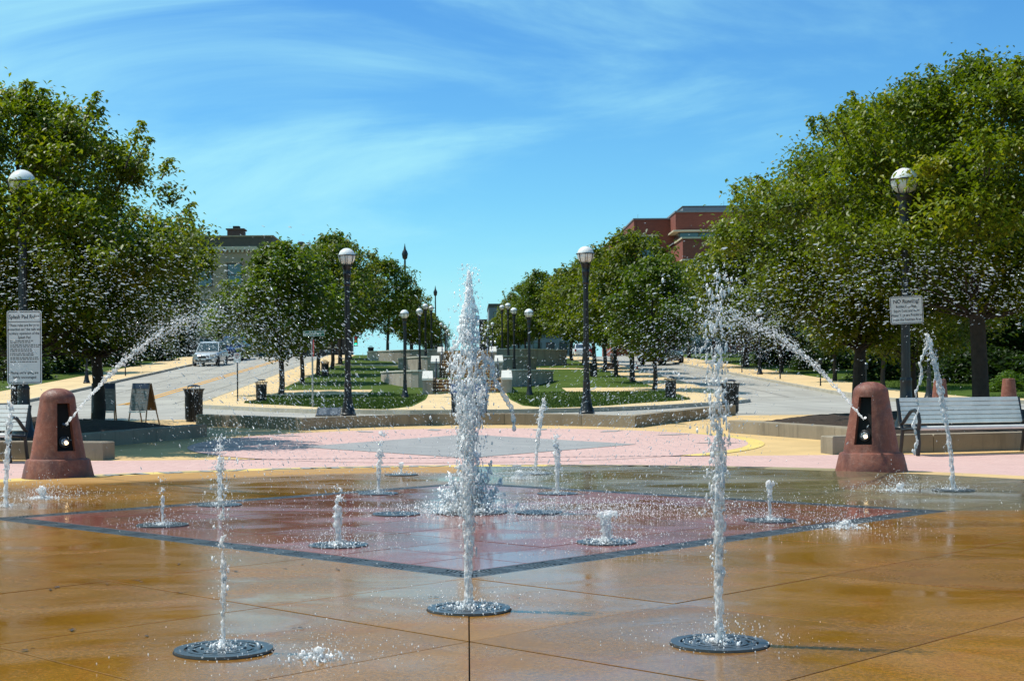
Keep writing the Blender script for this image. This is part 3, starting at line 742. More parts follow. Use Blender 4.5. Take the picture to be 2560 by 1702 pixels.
blades('grass', 42000, s_isl, 'short mown grass on the island lawn in front of the stairs')
def s_right(rs):
    Y = rs.uniform(49.6, 74); X = rs.uniform(19.6, 33)
    if X < interp(RB, Y) + 3.4: return None
    return (X, Y, gz(X, Y) - 0.01)
blades('grass', 30000, s_right, 'short mown grass on the lawn to the right of the street', seed=5)

# ================================================================== PLAZA WALLS AND PLANTERS
def wall_path(name, pts, w, h, label, mat='wall_concrete', closed=False, parent=None, zb=None, cat='wall', seg=None, cap=None, group=None):
    """low wall of butted concrete blocks along a polyline"""
    t = thing(name, label, cat, (pts[0][0], pts[0][1], 0), 0, group); n = len(pts)
    o0 = Vector((pts[0][0], pts[0][1]))
    offs = []
    for i, (x, y) in enumerate(pts):
        x0, y0 = pts[max(0, i - 1)]; x1, y1 = pts[min(n - 1, i + 1)]; d = Vector((x1 - x0, y1 - y0)).normalized(); offs.append(Vector((-d.y, d.x)) * w / 2)
    for i in range(n - 1):
        b = MB(); quad = []
        pa, pb_ = Vector(pts[i]) - o0, Vector(pts[i + 1]) - o0; dl = (pb_ - pa).normalized() * 0.005
        for p, of, s in ((pa, offs[i], 1), (pb_, offs[i + 1], -1)):
            z0 = (low(pts[i][1]) if zb is None else zb) - 0.1
            for o_ in (-1, 1): quad.append((p.x + of.x * o_ + dl.x * s, p.y + of.y * o_ + dl.y * s))
        q4 = [quad[0], quad[2], quad[3], quad[1]]
        za = [(gz_pl(pts[i]) if zb is None else zb), (gz_pl(pts[i + 1]) if zb is None else zb)]
        zt = [za[0] + h, za[1] + h]
        e = 0.018
        cx_, cy_ = sum(p[0] for p in q4) / 4, sum(p[1] for p in q4) / 4
        ins = []
        for (x, y) in q4:
            d = math.hypot(x - cx_, y - cy_); ins.append((cx_ + (x - cx_) * (1 - e / d), cy_ + (y - cy_) * (1 - e / d)))
        zz = [zt[0], zt[1], zt[1], zt[0]]; zl4 = [za[0] - 0.1, za[1] - 0.1, za[1] - 0.1, za[0] - 0.1]
        b.v = [(*q4[k], zl4[k]) for k in range(4)] + [(*q4[k], zz[k] - e) for k in range(4)] + [(*ins[k], zz[k]) for k in range(4)]
        for lv in (0, 4):
            for k in range(4): b.f.append((lv + k, lv + (k + 1) % 4, lv + 4 + (k + 1) % 4, lv + 4 + k))
        b.f.append((8, 9, 10, 11)); b.build('wall_block', M[mat], t)
        if cap:
            c = MB(); oo = []
            for p, of in ((pa, offs[i]), (pb_, offs[i + 1])):
                u_ = of.normalized() * (w / 2 + 0.04)
                for o_ in (-1, 1): oo.append((p.x + u_.x * o_, p.y + u_.y * o_))
            q5 = [oo[0], oo[2], oo[3], oo[1]]
            c.v = [(*q5[k], zz[k] + 0.002) for k in range(4)] + [(*q5[k], zz[k] + cap) for k in range(4)]
            c.f = [(0, 3, 2, 1), (4, 5, 6, 7)] + [(k, (k + 1) % 4, 4 + (k + 1) % 4, 4 + k) for k in range(4)]
            c.build('wall_cap', M['cap_white'], t)
    return t
def gz_pl(p): return low(p[1])
def subdiv(pts, step):
    out = [pts[0]]
    for a, b in zip(pts, pts[1:]):
        n = max(1, int(round(math.dist(a, b) / step)))
        out += [(a[0] + (b[0] - a[0]) * k / n, a[1] + (b[1] - a[1]) * k / n) for k in range(1, n + 1)]
    return out
# central seat wall: angled ends and a curved middle
arc = []
for k in range(9):
    t_ = k / 8; x = -3.5 + 7 * t_; arc.append((x, 31.35 + 1.85 * math.sin(t_ * PI) ** 0.8))
cw = subdiv([(-6.2, 33.9), (-4.75, 32.65)], 1.0)[:-1] + [(-4.75, 32.65), (-3.5, 31.35)] + arc[1:-1] + [(3.5, 31.35), (4.7, 33.6), (5.9, 35.85), (6.7, 37.2)]
wall_path('seat_wall', cw, 0.34, 0.26, 'long low concrete seat wall curving across the back of the plaza between the two tall lamps')
bed = MB(); zb_ = 0.5
bp = [(-6.0, 34.1)] + [(x, y + 0.16) for x, y in cw[1:]] + [(6.6, 37.35)]
poly = bp + [(5.2, 36.9), (3.5, 35.3), (0, 35.0), (-3.4, 35.3), (-5.6, 35.6)]
bed.v = [(x, y, low(min(y, 33)) + 0.235 if y < 34.5 else low(y) + 0.10) for x, y in poly]; bed.f = [tuple(range(len(poly)))]
bm = bmesh.new(); me = bed.mesh('lamp_bed'); bm.from_mesh(me); bmesh.ops.triangulate(bm, faces=bm.faces[:]); bm.to_mesh(me); bm.free()
tag(put('lamp_bed', me, M['road_concrete']), kind='structure')
bk = MB()
bkp = [(6.6, 37.35), (5.2, 36.9), (3.5, 35.3), (0, 35.0), (-3.4, 35.3), (-5.6, 35.6), (-6.0, 34.1)]
for (x, y), (x2, y2) in zip(bkp, bkp[1:]):
    z1, z2 = [low(min(v, 33)) + 0.235 if v < 34.5 else low(v) + 0.10 for v in (y, y2)]
    bk.add([(x, y, low(y) - 0.1), (x2, y2, low(y2) - 0.1), (x2, y2, z2), (x, y, z1)], [(0, 1, 2, 3)])
tag(bk.build('lamp_bed_edge', M['kerb_concrete']), kind='structure')
# planters left and right of the circle
def mound(name, poly, h, seed, parent, z0):
    """mulch heaped inside a planter outline"""
    xs = [p[0] for p in poly]; ys_ = [p[1] for p in poly]; b = MB(); n = 34; m = 26; idx = {}
    rs = random.Random(seed)
    def inside(x, y):
        c = False; j = len(poly) - 1
        for i in range(len(poly)):
            if (poly[i][1] > y) != (poly[j][1] > y) and x < (poly[j][0] - poly[i][0]) * (y - poly[i][1]) / (poly[j][1] - poly[i][1]) + poly[i][0]: c = not c
            j = i
        return c
    def edge(x, y):
        d = 9
        for i in range(len(poly)):
            a, c = Vector(poly[i]), Vector(poly[(i + 1) % len(poly)]); p = Vector((x, y)); t = max(0, min(1, (p - a).dot(c - a) / (c - a).length_squared)); d = min(d, (a + (c - a) * t - p).length)
        return d
    nx, ny = 56, 40
    for i in range(nx + 1):
        for k in range(ny + 1):
            x = min(xs) + (max(xs) - min(xs)) * i / nx; y = min(ys_) + (max(ys_) - min(ys_)) * k / ny
            if inside(x, y):
                d = edge(x, y); z = z0(y) + h * min(1, d / 1.2) ** 0.7 + 0.035 * mnoise.noise((x * 5, y * 5, seed)) + 0.02 * mnoise.noise((x * 17, y * 17, seed))
                idx[i, k] = len(b.v); b.v.append((x, y, z))
    for i in range(nx):
        for k in range(ny):
            q4 = [(i, k), (i + 1, k), (i + 1, k + 1), (i, k + 1)]
            if all(c in idx for c in q4): b.f.append(tuple(idx[c] for c in q4))
    o = b.build(name, M['mulch'], None, True); return o
for s, side in ((1, 'right'), (-1, 'left')):
    p = [(5.35, 29.05), (6.05, 27.6), (6.75, 26.1), (6.9, 24.6)]
    path = [(s * x, y) for x, y in p]
    if s < 0: path = path[::-1]
    wall_path('planter_wall', path, 0.36, 0.25, 'low concrete planter wall with its free end behind the %s bollard, around the %s tree bed' % (side, side))
    fr = [(5.62, 22.8), (7.3, 23.15), (9.0, 23.55), (10.7, 24.0), (12.4, 24.5)]
    fr = [(s * x, y) for x, y in fr]
    if s < 0: fr = fr[::-1]
    wall_path('planter_wall', fr, 0.42, 0.28, 'low concrete seat wall %s' % ('running behind the bench on the right' if s > 0 else 'behind the left bollard, its block end showing beside it'))
    bp = [(5.45, 29.25), (6.2, 27.6), (6.9, 26.1), (7.05, 24.6), (7.3, 23.35), (9.0, 23.75), (10.7, 24.2), (12.4, 24.7), (13.5, 27), (13.5, 33.5), (9.5, 33.4), (6.8, 31.5)]
    mo = mound('mulch_bed', [(s * x, y) for x, y in bp], 0.16, 3 + s, None, lambda y: low(y) + 0.13); tag(mo, kind='structure')

# ================================================================== STAIRS AND TERRACES
st = thing('staircase', 'wide brown stone staircase with pale nosings climbing the hill behind the central jet', 'staircase', (0, 66, 0))
def flight(y0, z0, n, rise, tread, hw):
    for k in range(n):
        b = MB().box((0, y0 - 66 + k * tread + 0.6, z0 + rise * (k + 0.5) - 0.03), (2 * hw, 1.2, rise - 0.062)); s_ = b.build('step', M['stair_brown'], st)
        MB().box((0, y0 - 66 + k * tread + 0.58, z0 + rise * (k + 1) - 0.031), (2 * hw + 0.01, 1.24, 0.06)).build('nosing', M['stair_nosing'], s_)
    return z0 + n * rise
HS = 1.56
z1 = flight(66.0, 0.60, 6, 0.145, 0.34, HS)
MB().box((0, 75.2 - 66, z1 - 0.2), (2 * HS, 14.4, 0.4)).build('landing', M['stair_nosing'], st)
z2 = flight(82.0, z1, 8, 0.145, 0.34, HS)
MB().box((0, 92.6 - 66, z2 - 0.2), (2 * HS, 15.0, 0.4)).build('landing', M['stair_nosing'], st)
z3 = flight(100.0, z2, 7, 0.145, 0.34, HS)
MB().box((0, 106 - 66, z3 - 0.2), (2 * HS, 8, 0.4)).build('landing', M['stair_nosing'], st)
# cheek walls, piers with pale caps, handrails
for s in (-1, 1):
    for (ya, yb, zt) in ((66.4, 82, 1.45), (82.4, 100, 2.5), (100.4, 108, 3.45)):
        MB().box((s * (HS + 0.21), (ya + yb) / 2 - 66, zt / 2 + 0.1), (0.38, yb - ya, zt)).build('cheek_wall', M['terrace_concrete'], st)
    for (y, zt) in ((65.9, 1.40), (82.0, 2.42), (100.0, 3.4)):
        pr_ = MB().box((s * (HS + 0.23), y - 66, zt / 2), (0.46, 0.5, zt)).build('pier', M['terrace_concrete'], st)
        c = MB(); x = s * (HS + 0.23)
        c.add([(x - 0.25, y - 66 - 0.29, zt + 0.004), (x + 0.25, y - 66 - 0.29, zt + 0.004), (x + 0.25, y - 66 + 0.29, zt + 0.004), (x - 0.25, y - 66 + 0.29, zt + 0.004),
               (x - 0.25, y - 66 - 0.27, zt + 0.10), (x + 0.25, y - 66 - 0.27, zt + 0.10), (x + 0.22, y - 66 + 0.29, zt + 0.44), (x - 0.22, y - 66 + 0.29, zt + 0.44)],
              [(0, 3, 2, 1), (4, 5, 6, 7), (0, 1, 5, 4), (1, 2, 6, 5), (2, 3, 7, 6), (3, 0, 4, 7)])
        c.build('pier_cap', M['cap_white'], pr_)
    for (ya, za, yb, zb2) in ((65.7, 0.6, 68.4, z1), (81.7, z1, 85, z2), (99.7, z2, 102.6, z3)):
        x = s * (HS - 0.12)
        hr = MB().tube([(x, ya - 66 - 0.1, za + 0.9), (x, ya - 66 + 0.15, za + 0.95), (x, yb - 66 - 0.1, zb2 + 0.95), (x, yb - 66 + 0.4, zb2 + 0.95)], 0.024, 6)
        hr.tube([(x, ya - 66 + 0.15, za), (x, ya - 66 + 0.15, za + 0.95)], 0.022, 6); hr.tube([(x, yb - 66, zb2 - 0.05), (x, yb - 66, zb2 + 0.95)], 0.022, 6)
        hr.build('handrail', M['black_metal'], st)
# curved retaining walls with pale coping, and the terraces behind them
def retaining(hl, yc, dy, zbt, h, label, s, ztop, yb):
    pts = []
    for k in range(9):
        t_ = k / 8; x = HS + 0.45 + (hl - HS - 0.45) * t_; pts.append((s * x, yc + dy * t_ ** 2.2))
    if s < 0: pts = pts[::-1]
    wall_path('retaining_wall', pts, 0.3, h, label, 'terrace_concrete', zb=zbt, cap=0.07)
    if s > 0: pts = pts[::-1]
    n = len(pts); b = MB()
    for (x, y) in pts: b.v += [(x, y + 0.14, ztop), (x, yb, ztop)]
    for k in range(n - 1): b.f.append((2 * k, 2 * k + 2, 2 * k + 3, 2 * k + 1) if s < 0 else (2 * k, 2 * k + 1, 2 * k + 3, 2 * k + 2))
    tag(b.build('terrace', M['grass']), kind='structure')
for s, sd in ((-1, 'left'), (1, 'right')):
    retaining(4.5, 71.5, 7.0, 0.75, 1.12, 'lowest curved terrace wall with pale coping, %s of the stairs' % sd, s, 1.80, 88)
    retaining(4.35, 87.5, 7.0, 1.70, 1.18, 'middle curved terrace wall with pale coping, %s of the stairs' % sd, s, 2.76, 104)
    retaining(7.3, 103.5, 5.0, 2.5, 1.20, 'topmost and longest terrace wall with pale coping, %s of the stairs' % sd, s, 3.55, 119)

# ================================================================== STREET LAMPS
def lamp_meshes():
    d = {}
    d['base'] = MB().lathe([(0.185, 0), (0.185, 0.05), (0.165, 0.07), (0.160, 0.13), (0.135, 0.17), (0.120, 0.27), (0.095, 0.42), (0.100, 0.45), (0.088, 0.48), (0.082, 0.72), (0.088, 0.75), (0.074, 0.78)], 16).mesh('base', True)
    b = MB(); prof = []; n = 24
    for i, z in enumerate((0.76, 1.3, 2.0, 2.7, 3.02)):
        r0 = 0.070 - 0.013 * i / 4
        b.v += [(r0 * (1 - 0.07 * (k % 2)) * math.cos(2 * PI * k / n), r0 * (1 - 0.07 * (k % 2)) * math.sin(2 * PI * k / n), z) for k in range(n)]
    for i in range(4):
        for k in range(n): b.f.append((i * n + k, i * n + (k + 1) % n, (i + 1) * n + (k + 1) % n, (i + 1) * n + k))
    d['pole'] = b.mesh('pole')
    d['capital'] = MB().lathe([(0.060, 2.98), (0.075, 3.0), (0.075, 3.03), (0.064, 3.06), (0.085, 3.22), (0.092, 3.25), (0.092, 3.28), (0.082, 3.30), (0.105, 3.40), (0.118, 3.43), (0.118, 3.46), (0.06, 3.47)], 20).mesh('capital', True)
    b = MB(); pr = []
    for i in range(15):
        a = -PI / 2 + PI * i / 14; pr.append((max(0.001, 0.195 * math.cos(a)), 3.655 + 0.195 * math.sin(a)))
    d['globe'] = b.lathe(pr, 28).mesh('globe', True)
    b = MB(); ringp = [(0.208 * math.cos(2 * PI * k / 28), 0.208 * math.sin(2 * PI * k / 28), 3.675) for k in range(29)]
    b.tube(ringp, 0.013, 6)
    for k in range(4):
        a = PI / 4 + k * PI / 2
        b.tube([((0.11 + 0.108 * math.sin(t * PI / 2)) * math.cos(a), (0.11 + 0.108 * math.sin(t * PI / 2)) * math.sin(a), 3.44 + 0.235 * (1 - math.cos(t * PI / 2)) ** 0.85) for t in (0, 0.2, 0.4, 0.6, 0.8, 1.0)], 0.010, 6)
    for a in (0.12, -0.12):
        b.tube([((0.11 + 0.093 * math.sin(t * PI / 2)) * math.sin(a), -(0.11 + 0.093 * math.sin(t * PI / 2)) * math.cos(a), 3.44 + 0.235 * (1 - math.cos(t * PI / 2)) ** 0.85) for t in (0, 0.25, 0.5, 0.75, 1.0)], 0.006, 5)
    d['cage'] = b.mesh('cage', True)
    return d
LM = lamp_meshes()
def street_lamp(X, Y, z, label, group='globe street lamps', s=1.0):
    t = thing('street_lamp', label, 'lamp', (X, Y, z), 0, group); t.scale = (s, s, s)
    for k, mt in (('base', 'black_metal'), ('pole', 'black_metal'), ('capital', 'black_metal'), ('globe', 'globe_glass'), ('cage', 'black_metal')): put(k, LM[k], M[mt], t)
    return t
street_lamp(-2.74, 33.4, low(33) + 0.22, 'tall black lamp with a white globe at the left end of the seat wall')
street_lamp(2.74, 33.4, low(33) + 0.22, 'tall black lamp with a white globe at the right part of the seat wall')
street_lamp(-7.5, 24.6, low(24.6) + 0.2, 'black globe lamp at the left edge, half hidden in the near left tree', s=1.19)
street_lamp(7.72, 25.6, low(25.6) + 0.2, 'black globe lamp inside the near right tree, carrying the no running sign', s=1.2)
ORD = ['nearest', 'second', 'third', 'fourth', 'fifth', 'sixth', 'seventh', 'farthest']
for k, (Y, zb2) in enumerate(((63.6, 0.66), (83.7, 1.79), (95.8, 2.74), (112, 3.5), (154, 4.0), (183, 4.9), (204, 5.2), (222, 5.3))):
    for s, sd in ((-1, 'left'), (1, 'right')):
        street_lamp(s * 2.72, Y, zb2 - 0.02, '%s of the globe lamps in the %s row beside and beyond the stairs' % (ORD[k], sd))

# tall finial lamps far up the hill
for X, Y, h, lb in ((-5.9, 140, 11.0, 'tall dark street lamp with a pointed finial above the left tree row'), (-4.6, 215, 11.2, 'farther thin street lamp with a pointed finial beyond the left globe lamps')):
    t = thing('finial_lamp', lb, 'lamp', (X, Y, base(X, Y))); 
    MB().lathe([(0.22, 0), (0.2, 0.5), (0.11, 0.9), (0.09, h - 1.6)], 10).build('pole', M['black_metal'], t, True)
    MB().lathe([(0.05, h - 1.6), (0.22, h - 1.45), (0.30, h - 1.0), (0.22, h - 0.75), (0.12, h - 0.6), (0.06, h - 0.3), (0.01, h)], 10).build('lantern', M['black_metal'], t, True)

# ================================================================== FOUNTAIN BOLLARDS
def bollard(X, Y, face, label):
    t = thing('fountain_bollard', label, 'bollard', (X, Y, 0.012), face)          # niche looks along local -Y
    H_ = 1.15
    prof = [(0.455, 0.0), (0.448, 0.03), (0.405, 0.215), (0.392, 0.235), (0.352, 0.245), (0.347, 0.26)]
    def body_r(z):
        if z < 0.26: return 0.347
        if z < 0.97: return 0.347 + (0.225 - 0.347) * (z - 0.26) / 0.71
        u = min(1.0, (z - 0.97) / (H_ - 0.97)); return 0.225 * (1 - u ** 2.6) ** (1 / 2.0)
    zs = [0.26, 0.30, 0.345, 0.345, 0.42, 0.5, 0.6, 0.7, 0.8, 0.9, 0.955, 0.955, 0.98, 1.01, 1.04, 1.07, 1.10, 1.125, 1.14, 1.148]
    half = 0.36
    ths = [-PI / 2 - half + half * 2 * k / 8 for k in range(9)]
    th = [(ths[0], 0)] + [(a, 1) for a in ths] + [(ths[-1], 0)] + [(-PI / 2 + half + (2 * PI - 2 * half) * k / 40, 0) for k in range(1, 40)]
    b = MB(); n = len(th)
    for r, z in prof: b.v += [(r * math.cos(a), r * math.sin(a), z) for a, _ in th]
    for iz, z in enumerate(zs[1:], 1):
        inn = 3 <= iz <= 10
        for a, f in th:
            r = body_r(z); x, y = r * math.cos(a), r * math.sin(a)
            if inn and f: y = -(body_r(z) * math.cos(half) - 0.075) ; x = body_r(z) * math.sin(half) * (a + PI / 2) / half
            b.v.append((x, y, z))
    rows = len(prof) + len(zs) - 1
    for i in range(rows - 1):
        for k in range(n): b.f.append((i * n + k, i * n + (k + 1) % n, (i + 1) * n + (k + 1) % n, (i + 1) * n + k))
    b.f.append(tuple((rows - 1) * n + k for k in range(n)))
    b.build('body', M['terracotta_wet'], t, True)
    # black niche plate, light with guard ring, nozzle
    def py(z): return -(body_r(z) * math.cos(half) - 0.070)
    def hw(z): return body_r(z) * math.sin(half) - 0.006
    pl = MB(); pl.add([(-hw(0.352), py(0.352), 0.352), (hw(0.352), py(0.352), 0.352), (hw(0.948), py(0.948), 0.948), (-hw(0.948), py(0.948), 0.948)], [(0, 1, 2, 3)])
    plate = pl.build('niche_plate', M['pit_black'], t)
    lt = thing_part('light', t, (0.0, py(0.45) - 0.012, 0.46), (PI / 2 - 0.15, 0, 0))
    MB().lathe([(0.072, -0.01), (0.072, 0.012), (0.060, 0.018)], 24).build('light_housing', M['black_metal'], t, True).matrix_local = lt
    o = MB().lathe([(0.056, 0.0), (0.050, 0.016), (0.03, 0.024), (0.002, 0.028)], 20).build('light_lens', M['head_lens'], t, True); o.matrix_local = lt
    o = MB().lathe([(0.026, 0.024), (0.022, 0.034), (0.002, 0.038)], 14, (0.018, -0.012, 0)).build('light_bulb', M['lamp_lit'], t, True); o.matrix_local = lt
    g = MB()
    for rr in (0.028, 0.058): g.tube([(rr * math.cos(2 * PI * k / 20), rr * math.sin(2 * PI * k / 20), 0.036) for k in range(21)], 0.0035, 5)
    for k in range(6): a = k * PI / 3; g.tube([(0.028 * math.cos(a), 0.028 * math.sin(a), 0.036), (0.068 * math.cos(a), 0.068 * math.sin(a), 0.024)], 0.003, 5)
    o = g.build('light_guard', M['black_metal'], t); o.matrix_local = lt
    MB().tube([(0, py(0.66) + 0.05, 0.63), (0, py(0.66) - 0.03, 0.69)], [0.024, 0.018], 10).build('nozzle', M['cast_iron'], t, True)
    return t
def thing_part(n, parent, loc, rot): return Matrix.Translation(loc) @ Euler(rot).to_matrix().to_4x4()
BL = Vector((-5.28, 18.75)); BR = Vector((5.20, 18.75))
def face_to(p, q): d = Vector(q) - Vector(p); return math.atan2(d.y, d.x) + PI / 2
bollard(BL.x, BL.y, face_to(BL, (-0.6, 12.0)), 'reddish tapered fountain bollard left of the pad shooting an arc of water')
bollard(BR.x, BR.y, face_to(BR, (0.3, 11.6)), 'reddish tapered fountain bollard right of the pad in front of the bench')
for X, Y, lb in ((14.75, 45.4, 'plain flat-topped terracotta bollard behind the middle of the bench'), (16.9, 45.4, 'plain flat-topped terracotta bollard behind the right end of the bench')):
    t = thing('plain_bollard', lb, 'bollard', (X, Y, gz(X, Y)), 0, 'terracotta bollards along the street')
    MB().lathe([(0.30, 0), (0.29, 0.12), (0.255, 0.13), (0.185, 0.83), (0.18, 0.85), (0.15, 0.86)], 28).build('body', M['terracotta'], t, True)
    MB().lathe([(0.31, 0), (0.31, 0.04)], 28).build('foot', M['wall_concrete'], t, True)

# ================================================================== LITTER BINS
def can_meshes():
    d = {}
    d['liner'] = MB().lathe([(0.175, 0.06), (0.185, 0.10), (0.195, 0.70)], 20).mesh('liner', True)
    d['foot_ring'] = MB().lathe([(0.19, 0.0), (0.19, 0.05), (0.205, 0.06), (0.205, 0.10)], 24).mesh('foot_ring', True)
    b = MB(); a_ = 0.0
    pts = [(0.205, 0.07), (0.208, 0.40), (0.210, 0.66), (0.222, 0.74), (0.252, 0.80)]
    for i in range(len(pts) - 1):
        r0, z0 = pts[i]; r1, z1_ = pts[i + 1]; w = 0.015
        b.add([(r0, -w, z0), (r0, w, z0), (r1, w, z1_), (r1, -w, z1_), (r0 + 0.008, -w, z0), (r0 + 0.008, w, z0), (r1 + 0.008, w, z1_), (r1 + 0.008, -w, z1_)],
              [(0, 3, 2, 1), (4, 5, 6, 7), (0, 1, 5, 4), (1, 2, 6, 5), (2, 3, 7, 6), (3, 0, 4, 7)])
    d['slat'] = b.mesh('slat')
    d['rim'] = ring(0.235, 0.268, 0.795, 0.812, n=28).mesh('rim')
    b = MB(); b.lathe([(0.165, 0.862), (0.16, 0.878), (0.10, 0.905), (0.02, 0.915)], 20)
    d['lid'] = b.mesh('lid', True)
    b = MB()
    for k in range(4): a = k * PI / 2 + 0.5; b.tube([(0.13 * math.cos(a), 0.13 * math.sin(a), 0.865), (0.20 * math.cos(a), 0.20 * math.sin(a), 0.76)], 0.008, 5)
    d['lid_posts'] = b.mesh('lid_posts')
    return d
CM = can_meshes()
def bin_(X, Y, label):
    t = thing('litter_bin', label, 'bin', (X, Y, gz(X, Y)), 0, 'black slatted litter bins')
    for k in ('liner', 'foot_ring', 'rim', 'lid', 'lid_posts'): put(k, CM[k], M['black_metal'], t)
    for k in range(24): put('slat', CM['slat'], M['black_metal'], t, (0, 0, 0), 2 * PI * k / 24)
    return t
bin_(-6.73, 35.8, 'large black slatted litter bin left of the plaza near the dark planter wall')
bin_(6.98, 38.6, 'large black slatted litter bin right of the plaza behind the seat wall end')
bin_(-8.35, 59, 'black litter bin at the left tip of the island lawn')
bin_(8.25, 59, 'black litter bin at the right tip of the island lawn')
bin_(-8.2, 84, 'black litter bin halfway up the left tree row on the island')
bin_(7.3, 84, 'small black litter bin halfway up the right tree row on the island')
bin_(-7.4, 112, 'black litter bin on the skyline at the top of the left slope')

# ================================================================== BENCHES
def bench(X, Y, rz, label, L=2.15):
    t = thing('park_bench', label, 'bench', (X, Y, low(Y) + 0.004), rz, 'grey slatted park benches')
    def slat(yc, zc, w, th, rx):
        b = MB(); Mx = Matrix.Rotation(rx, 3, 'X'); b.box((0, yc, zc), (L, w, th), M=Mx); return b
    for k in range(6):
        z = 0.50 + k * 0.068; y = 0.235 + k * 0.020
        slat(y, z, 0.060, 0.024, R_(73)).build('back_slat', M['bench_slat'], t)
    for k in range(5): slat(-0.19 + k * 0.085, 0.425 - 0.008 * k + (0.004 if k == 0 else 0), 0.076, 0.026, R_(-6)).build('seat_slat', M['bench_slat'], t)
    MB().tube([(-L / 2, -0.245, 0.415), (L / 2, -0.245, 0.415)], 0.034, 10).build('front_rail', M['bench_slat'], t, True)
    for s in (-1, 1):
        x = s * (L / 2 + 0.02)
        MB().tube([(x, -0.20, 0.0), (x, -0.235, 0.2), (x, -0.21, 0.40), (x, 0.0, 0.395), (x, 0.2, 0.38), (x, 0.27, 0.5), (x, 0.345, 0.86)], [0.032, 0.03, 0.03, 0.026, 0.028, 0.028, 0.026], 8).build('end_frame', M['black_metal'], t, True)
        MB().tube([(x, 0.27, 0.0), (x, 0.23, 0.2), (x, 0.2, 0.39)], 0.028, 8).build('rear_leg', M['black_metal'], t, True)
        MB().tube([(x, -0.22, 0.40), (x, -0.255, 0.52), (x, -0.225, 0.63), (x, -0.13, 0.685), (x, -0.03, 0.67), (x, 0.06, 0.60), (x, 0.16, 0.51), (x, 0.25, 0.46)], 0.028, 8).build('armrest', M['black_metal'], t, True)
    return t
bench(7.82, 22.55, R_(16), 'grey slatted bench with black looped arms behind the right bollard')
bench(-7.95, 22.6, R_(-16), 'grey slatted bench at the left edge, mostly hidden behind the left bollard')

# ================================================================== SIGNS
def rounded(w, h, r=0.03, n=4):
    p = []
    for cx_, cy_, a0 in ((w / 2 - r, h / 2 - r, 0), (-w / 2 + r, h / 2 - r, PI / 2), (-w / 2 + r, -h / 2 + r, PI), (w / 2 - r, -h / 2 + r, 1.5 * PI)):
        p += [(cx_ + r * math.cos(a0 + k / n * PI / 2), cy_ + r * math.sin(a0 + k / n * PI / 2)) for k in range(n + 1)]
    return p
def plate(w, h, th, r=0.03):
    """upright plate facing -Y"""
    b = MB(); p = rounded(w, h, r); n = len(p)
    b.v = [(x, -th / 2, z) for x, z in p] + [(x, th / 2, z) for x, z in p]
    b.f = [tuple(range(n)), tuple(reversed(range(n, 2 * n)))] + [(k, n + k, n + (k + 1) % n, (k + 1) % n) for k in range(n)]
    return b
def frame(w, h, t_, y, r=0.025):
    b = MB(); a = rounded(w, h, r); c = rounded(w - 2 * t_, h - 2 * t_, max(0.004, r - t_)); n = len(a)
    b.v = [(x, y, z) for x, z in a] + [(x, y, z) for x, z in c]; b.f = [(k, (k + 1) % n, n + (k + 1) % n, n + k) for k in range(n)]
    return b
def line(parent, s, size, x, z, y, mat='sign_black', align='CENTER', bold=0.0, sx=1.0):
    o = put('lettering', text_mesh(s, size, align, bold=bold), M[mat], parent); o.location = (x, y, z); o.rotation_euler = (PI / 2, 0, 0); o.scale = (sx, 1, 1); return o
# splash pad rules board
c0 = at(61, 868, 24.2); c0.y = 24.2
sg = thing('rules_sign', 'tall grey splash pad rules board with black lettering at the left edge', 'sign', (c0.x, c0.y, c0.z), R_(-6))
w_, h_ = 90 * 24.2 / F_PX, 183 * 24.2 / F_PX
plate(w_, h_, 0.006).build('board', M['sign_white'], sg); frame(w_ - 0.03, h_ - 0.03, 0.012, -0.0045).build('border', M['sign_black'], sg)
line(sg, 'Splash Pad Rules', 0.092, 0, h_ / 2 - 0.105, -0.005, bold=0.002, sx=0.86)
MB().box((0, -0.0045, h_ / 2 - 0.185), (w_ - 0.04, 0.001, 0.010)).build('rule_line', M['sign_black'], sg)
for k, s in enumerate(('These rules are for your', 'protection and the safe and', 'sanitary operation of the', 'Splash Pad')):
    line(sg, s, 0.062, 0, h_ / 2 - 0.245 - k * 0.067, -0.005, bold=0.001, sx=0.84)
rs = random.Random(5); z = h_ / 2 - 0.50
small = MB()
for k in range(11):
    x = -w_ / 2 + 0.055; end = w_ / 2 - rs.uniform(0.05, 0.22)
    while x < end:
        wd = rs.uniform(0.02, 0.06); small.box((x + wd / 2, -0.0045, z), (wd, 0.001, 0.014)); x += wd + 0.012
    z -= 0.030 if k % 2 == 0 else 0.040
small.build('small_print', M['sign_black'], sg)
line(sg, 'Playing and laughing are', 0.060, 0, -h_ / 2 + 0.185, -0.005, bold=0.001, sx=0.84); line(sg, 'highly encouraged', 0.062, 0, -h_ / 2 + 0.11, -0.005, bold=0.001, sx=0.9)
MB().box((0, 0.02, 0.3), (0.3, 0.03, 0.03)).box((0, 0.02, -0.3), (0.3, 0.03, 0.03)).build('bracket', M['grey_metal'], sg)
